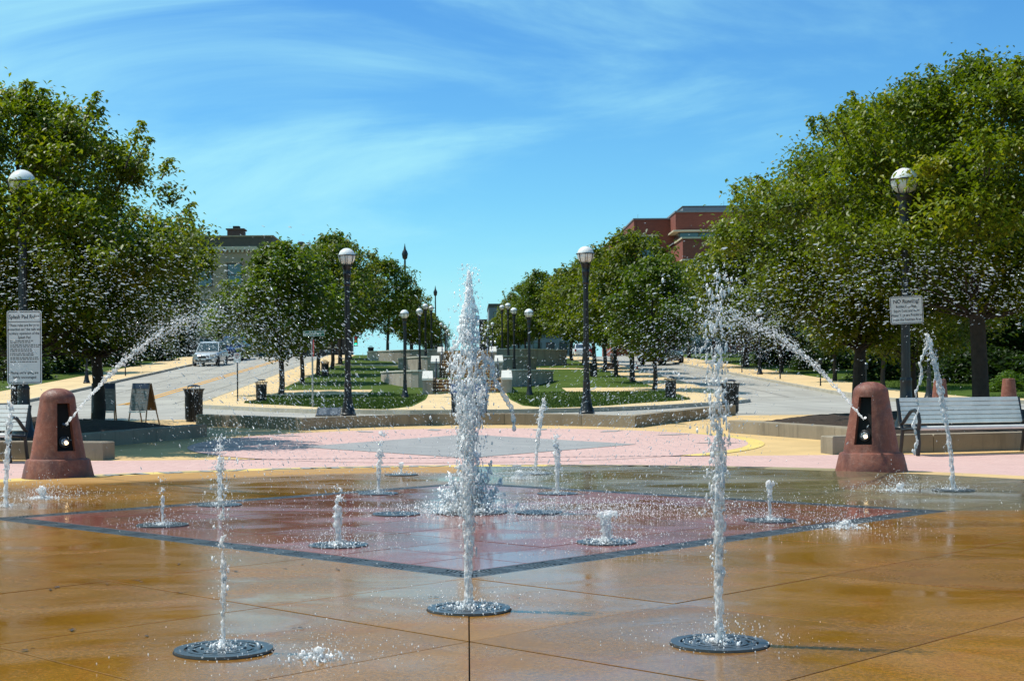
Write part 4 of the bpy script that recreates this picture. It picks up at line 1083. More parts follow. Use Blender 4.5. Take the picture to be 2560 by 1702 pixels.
# no running sign
c0 = at(2266.5, 775, 25.3)
sg = thing('no_running_sign', 'white sign reading NO Running on the lamp post at the right, slightly tilted', 'sign', (c0.x, 25.3, c0.z))
w_, h_ = 84 * 25.3 / F_PX, 69 * 25.3 / F_PX; sg.rotation_euler = (0, R_(-2.6), R_(3))
plate(w_, h_, 0.006).build('board', M['sign_white'], sg); frame(w_ - 0.02, h_ - 0.02, 0.010, -0.0045).build('border', M['sign_black'], sg)
line(sg, 'NO Running!', 0.096, 0, 0.150, -0.005, bold=0.0025, sx=0.9)
for k, s in enumerate(('Bottles,Cups,Bags,', 'Squirt Guns and other', 'Water Toys are Prohibited', 'From the Fountain Area')):
    line(sg, s, 0.062, 0, 0.062 - k * 0.076, -0.005, bold=0.001, sx=0.82)
MB().box((0, 0.12, 0), (0.12, 0.23, 0.04)).build('bracket', M['grey_metal'], sg)
# street name sign with stop sign seen edge-on
c0 = at(782, 1019, 46.3); zb2 = gz(c0.x, 46.3)
sg = thing('street_sign', 'green street name sign over an edge-on red stop sign at the island front', 'sign', (c0.x, 46.3, zb2))
hp = 2.22
MB().lathe([(0.03, 0), (0.03, hp)], 8).build('post', M['grey_metal'], sg)
w_ = 54 * 46.3 / F_PX
nb = plate(w_, 0.185, 0.012, 0.02).build('name_blade', M['sign_green'], sg); nb.location = (0.05, 0, hp + 0.12)
fb = frame(w_ - 0.012, 0.172, 0.008, -0.008, 0.016).build('blade_border', M['letter_white'], nb)
line(nb, 'FestivalPark', 0.150, -0.04, 0.0, -0.009, 'letter_white', bold=0.001, sx=0.80); line(nb, 'CT', 0.06, w_ / 2 - 0.055, 0.03, -0.009, 'letter_white')
b = MB(); oc = [(0.31 * math.cos(PI / 8 + k * PI / 4), 0.31 * math.sin(PI / 8 + k * PI / 4)) for k in range(8)]
b.v = [(x, -0.004, z + hp - 0.36) for x, z in oc] + [(x, 0.004, z + hp - 0.36) for x, z in oc]
b.f = [tuple(range(8)), tuple(reversed(range(8, 16)))] + [(k, 8 + k, 8 + (k + 1) % 8, (k + 1) % 8) for k in range(8)]
so_ = b.build('stop_sign', M['sign_red'], sg); so_.rotation_euler = (0, 0, R_(-79)); so_.location = (0.03, -0.03, 0)
# no parking sign by the left street
c0 = at(594, 979, 62); zb2 = gz(c0.x, 62)
sg = thing('parking_sign', 'small white parking sign on a thin dark post beside the left street', 'sign', (c0.x, 62, zb2))
MB().lathe([(0.03, 0), (0.03, 2.05)], 8).build('post', M['black_metal'], sg)
o = plate(0.30, 0.42, 0.008).build('board', M['sign_white'], sg); o.location = (0, -0.035, 1.85)
rg = MB(); rg.tube([(0.085 * math.cos(2 * PI * k / 16), -0.006, 0.07 + 0.085 * math.sin(2 * PI * k / 16)) for k in range(17)], 0.014, 5)
rg.build('red_ring', M['sign_red'], o); line(o, 'P', 0.13, 0, 0.07, -0.006, bold=0.003)
# slanted plaque by the left lamp, and the dark stand behind the central jet
c0 = at(822, 1036, 33.0)
pq = thing('plaque', 'slanted dark bronze plaque on a concrete block beside the left tall lamp', 'plaque', (c0.x, 33.0, low(33) + 0.22))
b = MB(); w_ = 0.29
b.add([(-w_, -0.22, 0), (w_, -0.22, 0), (w_, 0.2, 0), (-w_, 0.2, 0), (-w_, -0.22, 0.015), (w_, -0.22, 0.015), (w_, 0.2, 0.19), (-w_, 0.2, 0.19)], [(0, 3, 2, 1), (4, 5, 6, 7), (0, 1, 5, 4), (1, 2, 6, 5), (2, 3, 7, 6), (3, 0, 4, 7)])
b.build('block', M['wall_concrete'], pq)
sl_ = math.atan2(0.175, 0.42)
o = MB().box((0, 0, 0), (0.54, 0.43, 0.012)).build('tablet', M['plaque_metal'], pq); o.location = (0, -0.01, 0.112); o.rotation_euler = (sl_, 0, 0)
tx = MB(); rs = random.Random(2)
for k in range(8):
    for s in (-1, 1): tx.box((s * 0.13 + rs.uniform(-0.02, 0.02), 0.16 - k * 0.045, 0.007), (rs.uniform(0.12, 0.21), 0.014, 0.001))
tx.build('inscription', M['grey_metal'], o)
c0 = at(1173, 1024, 39.6)
kb = thing('information_stand', 'dark boxy stand with a slanted navy top behind the central jet', 'stand', (c0.x, 39.3, gz(0, 39.3)))
MB().box((-0.27, 0, 0.29), (0.42, 0.5, 0.58)).build('left_cabinet', M['black_metal'], kb); MB().box((0.27, 0, 0.29), (0.42, 0.5, 0.58)).build('right_cabinet', M['black_metal'], kb)
o = MB().box((0, 0, 0), (1.0, 0.62, 0.05)).build('slanted_top', M['navy_panel'], kb); o.location = (0, 0, 0.70); o.rotation_euler = (R_(24), 0, 0)
MB().box((0, 0.05, 0.3), (0.12, 0.3, 0.6)).build('middle_leg', M['black_metal'], kb)
# two sandwich boards behind the left tree
for X, rz, lb, tint in ((-8.55, R_(8), 'grey chalkboard on an easel left of the left tree trunk', 0), (-7.65, R_(-30), 'sandwich board with a brown back right of the left tree trunk', 1)):
    Y = 34.2; t = thing('sandwich_board', lb, 'board', (X, Y, low(Y) + 0.004), rz, 'sandwich boards by the left tree')
    for s in (-1, 1):
        MB().tube([(s * 0.27, -0.18, 0), (s * 0.23, 0.0, 0.98)], 0.016, 6).build('leg', M['wood'], t); MB().tube([(s * 0.27, 0.3, 0), (s * 0.23, 0.02, 0.98)], 0.016, 6).build('leg', M['wood'], t)
    o = MB().box((0, 0, 0), (0.54, 0.018, 0.66)).build('chalk_panel', M['chalkboard'], t); o.location = (0, -0.075, 0.66); o.rotation_euler = (R_(-10.5), 0, 0)
    hd = MB().box((0, -0.012, 0.26), (0.50, 0.004, 0.12)).build('header', M['navy_panel'], o)
    sc = MB(); rs = random.Random(8 + tint)
    for k in range(5):
        for j in range(4): sc.box((-0.18 + j * 0.12 + rs.uniform(-0.02, 0.02), -0.012, 0.12 - k * 0.085 + rs.uniform(-0.01, 0.01)), (rs.uniform(0.04, 0.09), 0.003, 0.012), M=None)
    sc.build('chalk_marks', M['grey_metal'], o)
    o2 = MB().box((0, 0, 0), (0.54, 0.018, 0.66)).build('back_panel', M['wood'] if tint else M['sign_white'], t); o2.location = (0, 0.125, 0.66); o2.rotation_euler = (R_(15.5), 0, 0)
    MB().box((0, -0.17, 0.31), (0.5, 0.02, 0.03)).build('tray', M['letter_white'], t)

# parking meters and sidewalk posts
def meter(X, Y, label):
    z = gz(X, Y); t = thing('parking_meter', label, 'meter', (X, Y, z), 0, 'parking meters')
    MB().lathe([(0.05, 0), (0.035, 0.04), (0.032, 1.05)], 8).build('post', M['black_metal'], t)
    b = MB().box((0, 0, 1.15), (0.16, 0.11, 0.20)); b.build('housing', M['black_metal'], t)
    MB().lathe([(0.085, 0), (0.07, 0.05), (0.03, 0.08)], 12, (0, 0, 1.25)).build('dome', M['grey_metal'], t, True)
meter(-21.3, 69, 'black parking meter on the left sidewalk seen beside the rules board')
meter(-20.2, 86, 'black parking meter on the left sidewalk below the spray')
for k, (X, Y) in enumerate(((17.0, 62), (17.0, 70), (17.0, 79), (17.0, 90))): meter(X, Y, '%s parking meter along the right sidewalk' % ['nearest', 'second', 'third', 'farthest'][k])
for X, Y, lb in ((-20.4, 78, 'globe lamp on the left sidewalk hidden by foliage above its base'), (17.3, 86, 'globe lamp on the right sidewalk behind the arc of water'), (17.3, 118, 'globe lamp on the right sidewalk near the top of the street'), (17.3, 54.5, 'globe lamp on the right sidewalk behind the right bollard')):
    street_lamp(X, Y, gz(X, Y), lb)
t = thing('sign_post', 'slim pale green signpost beside the near right trunk', 'post', (11.3, 42, base(11.3, 42)))
MB().lathe([(0.035, 0), (0.035, 1.75)], 8).build('post', M['sign_green'], t); MB().lathe([(0.05, 1.75), (0.02, 1.79)], 8).build('cap', M['grey_metal'], t)
# traffic signals
for X, Y, zl2, lb in ((-16.9, 128, 5.75, 'green traffic light over the left street'), (-11.6, 152, 5.55, 'farther green traffic light near the top of the left street')):
    zg = gz(X - 3.4, Y); t = thing('traffic_signal', lb, 'traffic light', (X, Y, zg), 0, 'traffic signals')
    MB().lathe([(0.12, 0), (0.09, zl2 - zg + 1.2)], 10, (-3.4, 0, 0)).build('mast', M['black_metal'], t)
    MB().tube([(-3.4, 0, zl2 - zg + 1.0), (0, 0, zl2 - zg + 1.0)], 0.06, 8).build('arm', M['black_metal'], t)
    hs = MB().box((0, 0, zl2 - zg + 0.35), (0.36, 0.28, 1.1)).build('housing', M['black_metal'], t)
    for dz, mt in ((0.7, 'tail_lens'), (0.35, 'paint_yellow'), (0.0, 'signal_green')):
        o = MB().lathe([(0.15, 0), (0.10, 0.04), (0.01, 0.05)], 14).build('lens', M[mt], hs, True); o.location = (0, -0.142, zl2 - zg + dz); o.rotation_euler = (PI / 2, 0, 0)

# traffic cone
c0 = at(1571, 938, 101); X, Y = 11.75, 101
t = thing('traffic_cone', 'orange traffic cone standing by the kerb of the right street', 'cone', (X, Y, base(X, Y)))
MB().box((0, 0, 0.02), (0.40, 0.40, 0.04)).build('foot', M['black_metal'], t); MB().lathe([(0.15, 0.04), (0.035, 0.52), (0.02, 0.53)], 16).build('cone_body', M['cone_orange'], t, True); MB().lathe([(0.103, 0.25), (0.075, 0.37)], 16).build('band', M['letter_white'], t, True)

# ================================================================== VEHICLES
def car(name, X, Y, rz, paint, label, kind='suv'):
    """length along local Y, nose towards -Y"""
    z = base(X, Y) + 0.004; t = thing(name, label, 'car', (X, Y, z), rz, 'cars parked along the streets'); slope = math.atan(0.0561 if X < 0 else 0.042); t.rotation_euler = (slope * math.cos(rz), 0, rz)
    if kind == 'suv': L, Wd, hb, hr = 4.6, 1.82, 0.98, 1.66; roof = [(-0.95, 1.02), (-0.25, 1.60), (0.4, 1.66), (1.5, 1.60), (2.12, 1.05)]
    elif kind == 'sedan': L, Wd, hb, hr = 4.6, 1.76, 0.90, 1.42; roof = [(-0.9, 0.93), (-0.15, 1.38), (0.5, 1.42), (1.1, 1.36), (1.75, 0.98)]
    else: L, Wd, hb, hr = 5.4, 1.95, 1.12, 1.82; roof = [(-0.95, 1.15), (-0.35, 1.74), (0.2, 1.82), (0.95, 1.78), (1.15, 1.15)]
    ys_ = [-L / 2, -L / 2 + 0.12, -L / 2 + 0.5, -0.95, 0, 1.2, L / 2 - 0.35, L / 2 - 0.06, L / 2]
    hd = [0.62, hb - 0.22, hb - 0.10, hb, hb + 0.02, hb + 0.04, hb + 0.03, hb - 0.05, 0.7]; wd = [0.62, 0.80, 0.90, 1, 1, 1, 0.97, 0.90, 0.78]; lo = [0.36, 0.28, 0.25, 0.25, 0.25, 0.25, 0.27, 0.32, 0.42]
    b = MB(); n = 10
    for y, h, w, l in zip(ys_, hd, wd, lo):
        hw2 = Wd / 2 * w
        prof = [(-hw2 * 0.86, l), (-hw2 * 0.97, l + 0.08), (-hw2, (l + h) / 2), (-hw2 * 0.97, h - 0.08), (-hw2 * 0.88, h), (hw2 * 0.88, h), (hw2 * 0.97, h - 0.08), (hw2, (l + h) / 2), (hw2 * 0.97, l + 0.08), (hw2 * 0.86, l)]
        b.v += [(x, y, zz) for x, zz in prof]
    for i in range(len(ys_) - 1):
        for k in range(n): b.f.append((i * n + k, (i + 1) * n + k, (i + 1) * n + (k + 1) % n, i * n + (k + 1) % n))
    b.f += [tuple(range(n)), tuple(reversed(range((len(ys_) - 1) * n, len(ys_) * n)))]
    b.build('body', M[paint], t, True)
    g = MB(); m_ = len(roof)
    for y, zz in roof:
        tf = (zz - hb) / (hr - hb); hw2 = Wd / 2 * (0.90 - 0.17 * max(0, tf)); g.v += [(-Wd / 2 * 0.90, y, hb - 0.03), (-hw2, y, zz), (hw2, y, zz), (Wd / 2 * 0.90, y, hb - 0.03)]
    for i in range(m_ - 1):
        for k in range(3): g.f.append((4 * i + k, 4 * i + 4 + k, 4 * i + 5 + k, 4 * i + 1 + k))
    g.build('cabin', M[paint], t, True)
    def lerp(a, c, u): return tuple(a[i] + (c[i] - a[i]) * u for i in range(3))
    def pane(nm, c4, inset=0.10, push=(0, 0, 0)):
        cx_ = [sum(p[i] for p in c4) / 4 for i in range(3)]
        b2 = MB(); b2.add([tuple(lerp(p, cx_, inset)[i] + push[i] for i in range(3)) for p in c4], [(0, 1, 2, 3)]); b2.build(nm, M['car_glass'], t)
    V = g.v
    pane('windscreen', [V[0 + 1], V[0 + 2], V[4 + 2], V[4 + 1]], 0.07, (0, -0.012, 0.010))
    pane('rear_window', [V[4 * (m_ - 2) + 1], V[4 * (m_ - 2) + 2], V[4 * (m_ - 1) + 2], V[4 * (m_ - 1) + 1]], 0.12, (0, 0.012, 0.010))
    for s, ix, jx in ((-1, 1, 0), (1, 2, 3)):
        for i in range(m_ - 1):
            a, c = V[4 * i + ix], V[4 * i + 4 + ix]; d, e = V[4 * i + 4 + jx], V[4 * i + jx]
            if abs(a[2] - e[2]) + abs(c[2] - d[2]) < 0.5: continue
            pane('side_window', [a, c, d, e], 0.13, (s * 0.014, 0, 0.0))
    wh = MB().lathe([(0.20, -0.10), (0.31, -0.105), (0.345, -0.07), (0.345, 0.07), (0.31, 0.105), (0.20, 0.10)], 24).mesh('tyre', True); rm = MB().lathe([(0.21, -0.085), (0.19, -0.09), (0.04, -0.065), (0.04, 0.065), (0.19, 0.09), (0.21, 0.085)], 20).mesh('rim', True)
    for s in (-1, 1):
        for y in (-L / 2 + 0.92, L / 2 - 0.98):
            o = put('tyre', wh, M['tyre'], t, (s * (Wd / 2 - 0.10), y, 0.345)); o.rotation_euler = (0, PI / 2, 0); put('rim', rm, M['rim_metal'], o)
        MB().box((s * Wd * 0.34, -L / 2 + 0.10, hb - 0.20), (0.36, 0.16, 0.15), rz=s * 0.35).build('headlight', M['head_lens'], t); MB().box((s * Wd * 0.42, L / 2 - 0.05, hb - 0.12), (0.16, 0.12, 0.24)).build('tail_light', M['tail_lens'], t)
        MB().box((s * (Wd / 2 + 0.07), -0.72, hb + 0.06), (0.18, 0.10, 0.13)).build('mirror', M[paint], t)
    MB().box((0, -L / 2 - 0.012, 0.66), (Wd * 0.42, 0.05, 0.16)).build('grille', M['black_metal'], t); MB().box((0, -L / 2 + 0.02, 0.42), (Wd * 0.62, 0.08, 0.12)).build('bumper_intake', M['black_metal'], t)
    MB().box((0, -L / 2 - 0.02, 0.50), (0.32, 0.02, 0.12)).build('number_plate', M['letter_white'], t); MB().box((0, L / 2 + 0.012, 0.62), (0.32, 0.02, 0.12)).build('number_plate', M['letter_white'], t)
    if kind == 'suv':
        for s in (-1, 1): MB().tube([(s * 0.62, -0.2, 1.64), (s * 0.62, 0.0, 1.70), (s * 0.60, 1.4, 1.66)], 0.02, 5).build('roof_rail', M['black_metal'], t)
    return t
car('parked_suv', -18.25, 103.5, R_(-2), 'car_silver', 'silver SUV parked nose towards the camera on the left street')
car('parked_pickup', -18.15, 113.5, R_(0), 'car_blue', 'dark blue pickup parked behind the silver SUV on the left street', 'truck')
car('parked_sedan', 11.9, 152, R_(180), 'car_white', 'pale sedan seen from behind far up the right street', 'sedan')
car('parked_suv', 13.6, 170, R_(180), 'car_maroon', 'small dark red SUV far up the right street beyond the pale sedan')
car('parked_pickup', 15.0, 112, R_(150), 'car_maroon', 'dark maroon pickup standing at an angle on the right street', 'truck')

# ================================================================== PERSON
def skin_mesh(name, chains, subdiv=2):
    """chains of (x, y, z, r); first vertex is the root"""
    me = bpy.data.meshes.new(name); V = []; E = []; Rr = []; key = {}
    for ch in chains:
        prev = None
        for (x, y, z, r) in ch:
            k = (round(x, 4), round(y, 4), round(z, 4))
            if k not in key: key[k] = len(V); V.append((x, y, z)); Rr.append(r)
            if prev is not None: E.append((prev, key[k]))
            prev = key[k]
    me.from_pydata(V, E, []); me.update()
    o = bpy.data.objects.new(name + '_tmp', me); COL.objects.link(o)
    md = o.modifiers.new('skin', 'SKIN')
    for i, r in enumerate(Rr):
        sv = me.skin_vertices[0].data[i]; sv.radius = (r, r); sv.use_root = (i == 0)
    ms = o.modifiers.new('sub', 'SUBSURF'); ms.levels = subdiv; ms.render_levels = subdiv
    dg = bpy.context.evaluated_depsgraph_get(); m2 = bpy.data.meshes.new_from_object(o.evaluated_get(dg)); bpy.data.objects.remove(o)
    m2.polygons.foreach_set('use_smooth', [True] * len(m2.polygons)); m2.materials.clear(); return m2
def striped():
    t = NT('striped_cloth'); v = t.coord(which='Object'); w = t.new('ShaderNodeTexWave', wave_type='BANDS', bands_direction='Z'); t.l.new(v, w.inputs[0]); w.inputs['Scale'].default_value = 3.6
    t.col(t.ramp(w.outputs['Fac'], [(0.48, (0.02, 0.025, 0.07)), (0.54, (0.7, 0.7, 0.68))])); t.set('Roughness', 0.9); MATS['striped_cloth'] = t.m
striped()
X, Y = 9.75, 98.0
t = thing('person', 'person in a navy and white striped top sitting by the right street', 'person', (X, Y, gz(X, Y)), R_(70))
bodyc = [[(0, 0, 0.52, 0.14), (0, -0.01, 0.66, 0.13), (0, -0.03, 0.82, 0.145), (0, -0.04, 0.97, 0.13), (0, -0.05, 1.06, 0.055), (0, -0.07, 1.13, 0.06), (0, -0.085, 1.22, 0.092), (0, -0.08, 1.30, 0.075)]]
for s in (-1, 1):
    bodyc.append([(0, 0, 0.52, 0.14), (s * 0.09, -0.08, 0.52, 0.095), (s * 0.10, -0.42, 0.52, 0.07), (s * 0.10, -0.45, 0.28, 0.052), (s * 0.10, -0.43, 0.07, 0.036), (s * 0.11, -0.54, 0.04, 0.036), (s * 0.11, -0.62, 0.035, 0.03)])
    bodyc.append([(0, -0.04, 0.97, 0.13), (s * 0.17, -0.04, 0.98, 0.06), (s * 0.23, -0.10, 0.76, 0.046), (s * 0.17, -0.30, 0.62, 0.036), (s * 0.13, -0.37, 0.60, 0.03)])
put('body', skin_mesh('body', bodyc), M['skin'], t)
topc = [[(0, 0, 0.58, 0.160), (0, -0.01, 0.70, 0.150), (0, -0.03, 0.84, 0.165), (0, -0.04, 0.985, 0.145), (0, -0.05, 1.03, 0.075)]]
for s in (-1, 1): topc.append([(0, -0.04, 0.985, 0.145), (s * 0.17, -0.04, 0.985, 0.075), (s * 0.215, -0.08, 0.84, 0.065)])
put('striped_top', skin_mesh('striped_top', topc), M['striped_cloth'], t)
shc = [[(0, 0, 0.52, 0.165), (0, 0, 0.58, 0.15)]]
for s in (-1, 1): shc.append([(0, 0, 0.52, 0.165), (s * 0.09, -0.08, 0.525, 0.112), (s * 0.10, -0.32, 0.525, 0.09)])
put('shorts', skin_mesh('shorts', shc), M['denim'], t)
put('hair', skin_mesh('hair', [[(0, -0.06, 1.30, 0.092), (0, -0.045, 1.23, 0.090), (0, -0.03, 1.15, 0.06)]]), M['hair'], t)
wp = thing('low_block', 'dark low block the person in the striped top sits on', 'block', (X - 0.02, Y, gz(X, Y)), R_(70))
MB().box((0, 0.08, 0.20), (0.9, 0.5, 0.38)).build('block', M['brick_dark'], wp); MB().box((0, 0.08, 0.405), (0.96, 0.56, 0.024)).build('top', M['roof_dark'], wp)

# ================================================================== BUILDINGS
def bx(name, x0, x1, y0, y1, z0, z1, mat, parent):
    return MB().box(((x0 + x1) / 2, (y0 + y1) / 2, (z0 + z1) / 2), (x1 - x0, y1 - y0, z1 - z0)).build(name, M[mat], parent)
def window(parent, x0, x1, z0, z1, y, nx, nz, trim='cream_trim', out=0.10, lintel=True):
    f = MB(); w = 0.09
    for k in range(nx + 1): xx = x0 + (x1 - x0) * k / nx; f.box((xx, y - out / 2, (z0 + z1) / 2), (w, out, z1 - z0 + w))
    for k in range(nz + 1): zz = z0 + (z1 - z0) * k / nz; f.box(((x0 + x1) / 2, y - out / 2 - 0.004, zz), (x1 - x0 + w, out, w))
    o = f.build('window', M['roof_dark'], parent)
    for i in range(nx):
        for k in range(nz):
            a, b2 = x0 + (x1 - x0) * i / nx, x0 + (x1 - x0) * (i + 1) / nx; c, d = z0 + (z1 - z0) * k / nz, z0 + (z1 - z0) * (k + 1) / nz
            MB().box(((a + b2) / 2, y - 0.02, (c + d) / 2), (b2 - a - w, 0.02, d - c - w)).build('pane', M['window_glass'], o)
    if lintel: MB().box(((x0 + x1) / 2, y - 0.12, z1 + 0.20), (x1 - x0 + 0.4, 0.22, 0.22)).build('lintel', M[trim], o)
    return o
# red brick building
rb = thing('brick_building', 'large red brick building with stacked flat-roofed blocks and ribbon windows above the right trees', 'building', (0, 0, 0))
bx('wing', 23.1, 40, 200, 225, 0, 23.75, 'red_brick', rb); bx('parapet', 23.0, 40.1, 199.85, 225.1, 23.75, 23.95, 'grey_cladding', rb)
bx('upper_block', 28.1, 52, 194.9, 222, 21.75, 24.1, 'red_brick', rb); bx('parapet', 28.0, 52.1, 194.75, 222.1, 24.1, 24.32, 'grey_cladding', rb)
bx('soffit', 27.75, 52.2, 194.5, 222.2, 21.52, 21.74, 'cream_trim', rb)
rbn = bx('ribbon_window', 28.6, 50, 195.6, 215, 20.0, 21.5, 'window_glass', rb)
for k in range(9): MB().box((28.7 + k * 2.6, 195.56, 20.75), (0.10, 0.06, 1.5)).build('mullion', M['roof_dark'], rbn)
bx('ledge', 27.7, 51, 194.6, 200, 19.9, 20.05, 'grey_cladding', rb)
bx('lower_block', 28.0, 38.5, 188, 201.5, 17.3, 19.9, 'red_brick', rb); bx('coping', 27.85, 38.6, 187.85, 201.6, 19.9, 20.12, 'cream_trim', rb); bx('soffit', 27.9, 38.6, 187.9, 201.4, 17.1, 17.29, 'cream_trim', rb)
gl_ = bx('glass_bay', 28.6, 34.0, 189.0, 201, 4, 17.08, 'window_glass', rb)
for k in range(4): MB().box((28.7 + k * 1.7, 188.97, 10.5), (0.12, 0.06, 13)).build('mullion', M['roof_dark'], gl_)
for k in range(4): MB().box((31.3, 188.95, 5.5 + k * 3.2), (5.4, 0.06, 0.14)).build('transom', M['roof_dark'], gl_)
bx('brick_bay', 34.05, 38.4, 188.6, 201, 4, 17.08, 'red_brick', rb); bx('grey_bay', 38.6, 60, 191, 212, 4, 17.2, 'grey_cladding', rb)
bx('roof_screen', 30.0, 50, 201, 214, 24.33, 25.6, 'grey_cladding', rb); bx('roof_screen_cap', 29.9, 50.1, 200.9, 214.1, 25.6, 25.72, 'roof_dark', rb)
bx('low_wing', 20.9, 23.05, 205, 225, 0, 21.9, 'red_brick', rb); bx('parapet', 20.8, 23.0, 204.9, 225.1, 21.9, 22.1, 'grey_cladding', rb)
window(rb, 23.45, 26.1, 18.3, 21.35, 199.99, 2, 2); bx('sill_panel', 23.45, 26.1, 199.9, 200.2, 15.6, 18.2, 'roof_dark', rb); window(rb, 23.45, 26.1, 12.8, 15.4, 199.99, 2, 2)
for k in range(3): MB().box((23.2 + 0.2 + k * 6.4, 199.97, 12), (0.04, 0.04, 23)).build('movement_joint', M['brick_dark'], rb)
for X_, z_ in ((24.0, 23.95), (31, 24.33), (36, 25.72), (42, 25.72)): MB().lathe([(0.03, 0), (0.02, 0.9)], 6, (X_, 203, z_)).build('lightning_rod', M['grey_metal'], rb)
# beige stone building on the left
sb = thing('stone_building', 'beige stone building with a dark parapet and chimney behind the left trees', 'building', (0, 0, 0))
bx('wall', -40, -22.6, 170, 190, 2, 17.2, 'stone_beige', sb); bx('cornice', -40.2, -22.4, 169.7, 190.2, 17.2, 17.6, 'cream_trim', sb); bx('parapet', -40, -22.6, 170, 190, 17.6, 18.75, 'roof_dark', sb); bx('parapet_cap', -40.1, -22.5, 169.9, 190.1, 18.75, 18.9, 'stone_beige', sb)
for k in range(34): MB().box((-39.6 + k * 0.5, 169.8, 17.05), (0.22, 0.2, 0.28)).build('dentil', M['cream_trim'], sb)
ch = bx('chimney', -28.4, -26.5, 173, 175, 18.85, 19.9, 'brick_dark', sb); bx('chimney_cap', -28.55, -26.35, 172.85, 175.15, 19.9, 20.05, 'roof_dark', ch); bx('chimney_pot', -27.8, -27.05, 173.5, 174.5, 20.05, 20.4, 'brick_dark', ch)
for k in range(5):
    for r in range(3): window(sb, -38.4 + k * 3.5, -36.7 + k * 3.5, 4.4 + r * 4.3, 7.0 + r * 4.3, 169.99, 1, 2, 'stone_beige')
gb = MB(); gb.add([(-46, 168, 2), (-33.2, 168, 2), (-33.2, 168, 15.4), (-39.6, 168, 19.6), (-46, 168, 15.4), (-46, 182, 2), (-33.2, 182, 2), (-33.2, 182, 15.4), (-39.6, 182, 19.6), (-46, 182, 15.4)],
                   [(0, 1, 2, 3, 4), (9, 8, 7, 6, 5), (1, 6, 7, 2), (2, 7, 8, 3), (3, 8, 9, 4), (4, 9, 5, 0)]); gb.build('gable', M['cream_trim'], sb)
gr_ = MB(); gr_.add([(-33.0, 167.8, 15.4), (-39.6, 167.8, 19.75), (-39.6, 182.2, 19.75), (-33.0, 182.2, 15.4), (-33.0, 167.8, 15.6), (-39.6, 167.8, 19.95), (-39.6, 182.2, 19.95), (-33.0, 182.2, 15.6)], [(0, 1, 2, 3), (7, 6, 5, 4), (0, 4, 5, 1), (3, 2, 6, 7)]); gr_.build('gable_roof', M['stone_beige'], sb)
# dark building farther back
db = thing('dark_building', 'dark brick building with a flat roof between the left trees', 'building', (0, 0, 0))
bx('wall', -31, -18.4, 220, 236, 3, 19.6, 'brick_dark', db); bx('cornice', -31.2, -18.2, 219.7, 236.2, 19.6, 20.3, 'roof_dark', db)
for k in range(4):
    for r in range(4): window(db, -30 + k * 2.9, -28.6 + k * 2.9, 4.6 + r * 3.7, 6.9 + r * 3.7, 219.99, 1, 2, 'cream_trim')
pp = MB().lathe([(0.35, 20.3), (0.35, 22.9), (0.55, 22.95), (0.55, 23.4), (0.3, 23.5)], 12, (-25.4, 224, 0)).build('flue', M['roof_dark'], db, True)
# pale grey building at the end of the axis
fb = thing('grey_building', 'pale grey flat-roofed building far behind the right row of globe lamps', 'building', (0, 0, 0))
bx('wall', 4.6, 22, 300, 320, 3, 17.3, 'grey_cladding', fb); bx('parapet', 4.5, 22.1, 299.8, 320.2, 17.3, 18.0, 'roof_dark', fb)
for k in range(6):
    for r in range(4): window(fb, 5.6 + k * 2.7, 7.2 + k * 2.7, 4.5 + r * 3.2, 6.7 + r * 3.2, 299.99, 1, 1, lintel=False)
c_ = bx('chimney', 2.6, 4.2, 302, 304, 3, 14.6, 'brick_dark', fb); bx('chimney_cap', 2.5, 4.3, 301.9, 304.1, 14.6, 14.9, 'roof_dark', c_)
# brick house at the far right edge
hb_ = thing('brick_house', 'red brick house glimpsed through the shrubs at the right edge', 'building', (0, 0, 0))
bx('wall', 33.5, 60, 92, 110, 1, 9.0, 'red_brick', hb_); bx('roof_edge', 33.1, 60.4, 91.6, 110.4, 9.0, 9.4, 'cream_trim', hb_)
for k in range(5): 
    for r in range(2): window(hb_, 35 + k * 4, 36.6 + k * 4, 3.2 + r * 3, 5.0 + r * 3, 91.99, 1, 2)

# ================================================================== VEGETATION
def leaf_arrays(C, rs, size, droop=0.5):
    """C (n,3) leaf positions -> folded two-triangle leaves"""
    n = len(C); a = rs.uniform(0, 2 * PI, n); dn = rs.normal(-droop, 0.35, n)
    d = np.stack([np.cos(a), np.sin(a), dn], 1); d /= np.linalg.norm(d, axis=1)[:, None]
    u = np.stack([-np.sin(a), np.cos(a), rs.normal(0, 0.5, n)], 1); u -= d * (u * d).sum(1)[:, None]; u /= np.linalg.norm(u, axis=1)[:, None]
    nn = np.cross(d, u); L = size * rs.uniform(0.65, 1.3, n)[:, None]
    base_ = C; tip = C + d * L - np.array([0, 0, 1.0]) * L * 0.12
    l = C + d * L * 0.45 + u * L * 0.30 + nn * L * 0.08; r = C + d * L * 0.45 - u * L * 0.30 + nn * L * 0.08
    V = np.stack([base_, l, tip, r], 1).reshape(-1, 3); i = np.arange(n) * 4
    F_ = np.concatenate([np.stack([i, i + 3, i + 2], 1), np.stack([i, i + 2, i + 1], 1)], 0)
    return V, F_
def leaf_mesh(name, C, rs, size, shade, droop=0.5):
    V, F_ = leaf_arrays(C, rs, size, droop); m = fast_mesh(name, V, F_)
    at_ = m.attributes.new('shade', 'FLOAT', 'FACE'); s = np.clip(shade + rs.normal(0, 0.16, len(C)), 0, 1)
    at_.data.foreach_set('value', np.concatenate([s, s]).astype(np.float32)); return m
def crown_profile(t, p0=0.5, p1=0.62):
    v = max(t, 0.0) ** p0 * max(1 - t, 0.0) ** p1; return v / ((p0 / (p0 + p1)) ** p0 * (p1 / (p0 + p1)) ** p1)
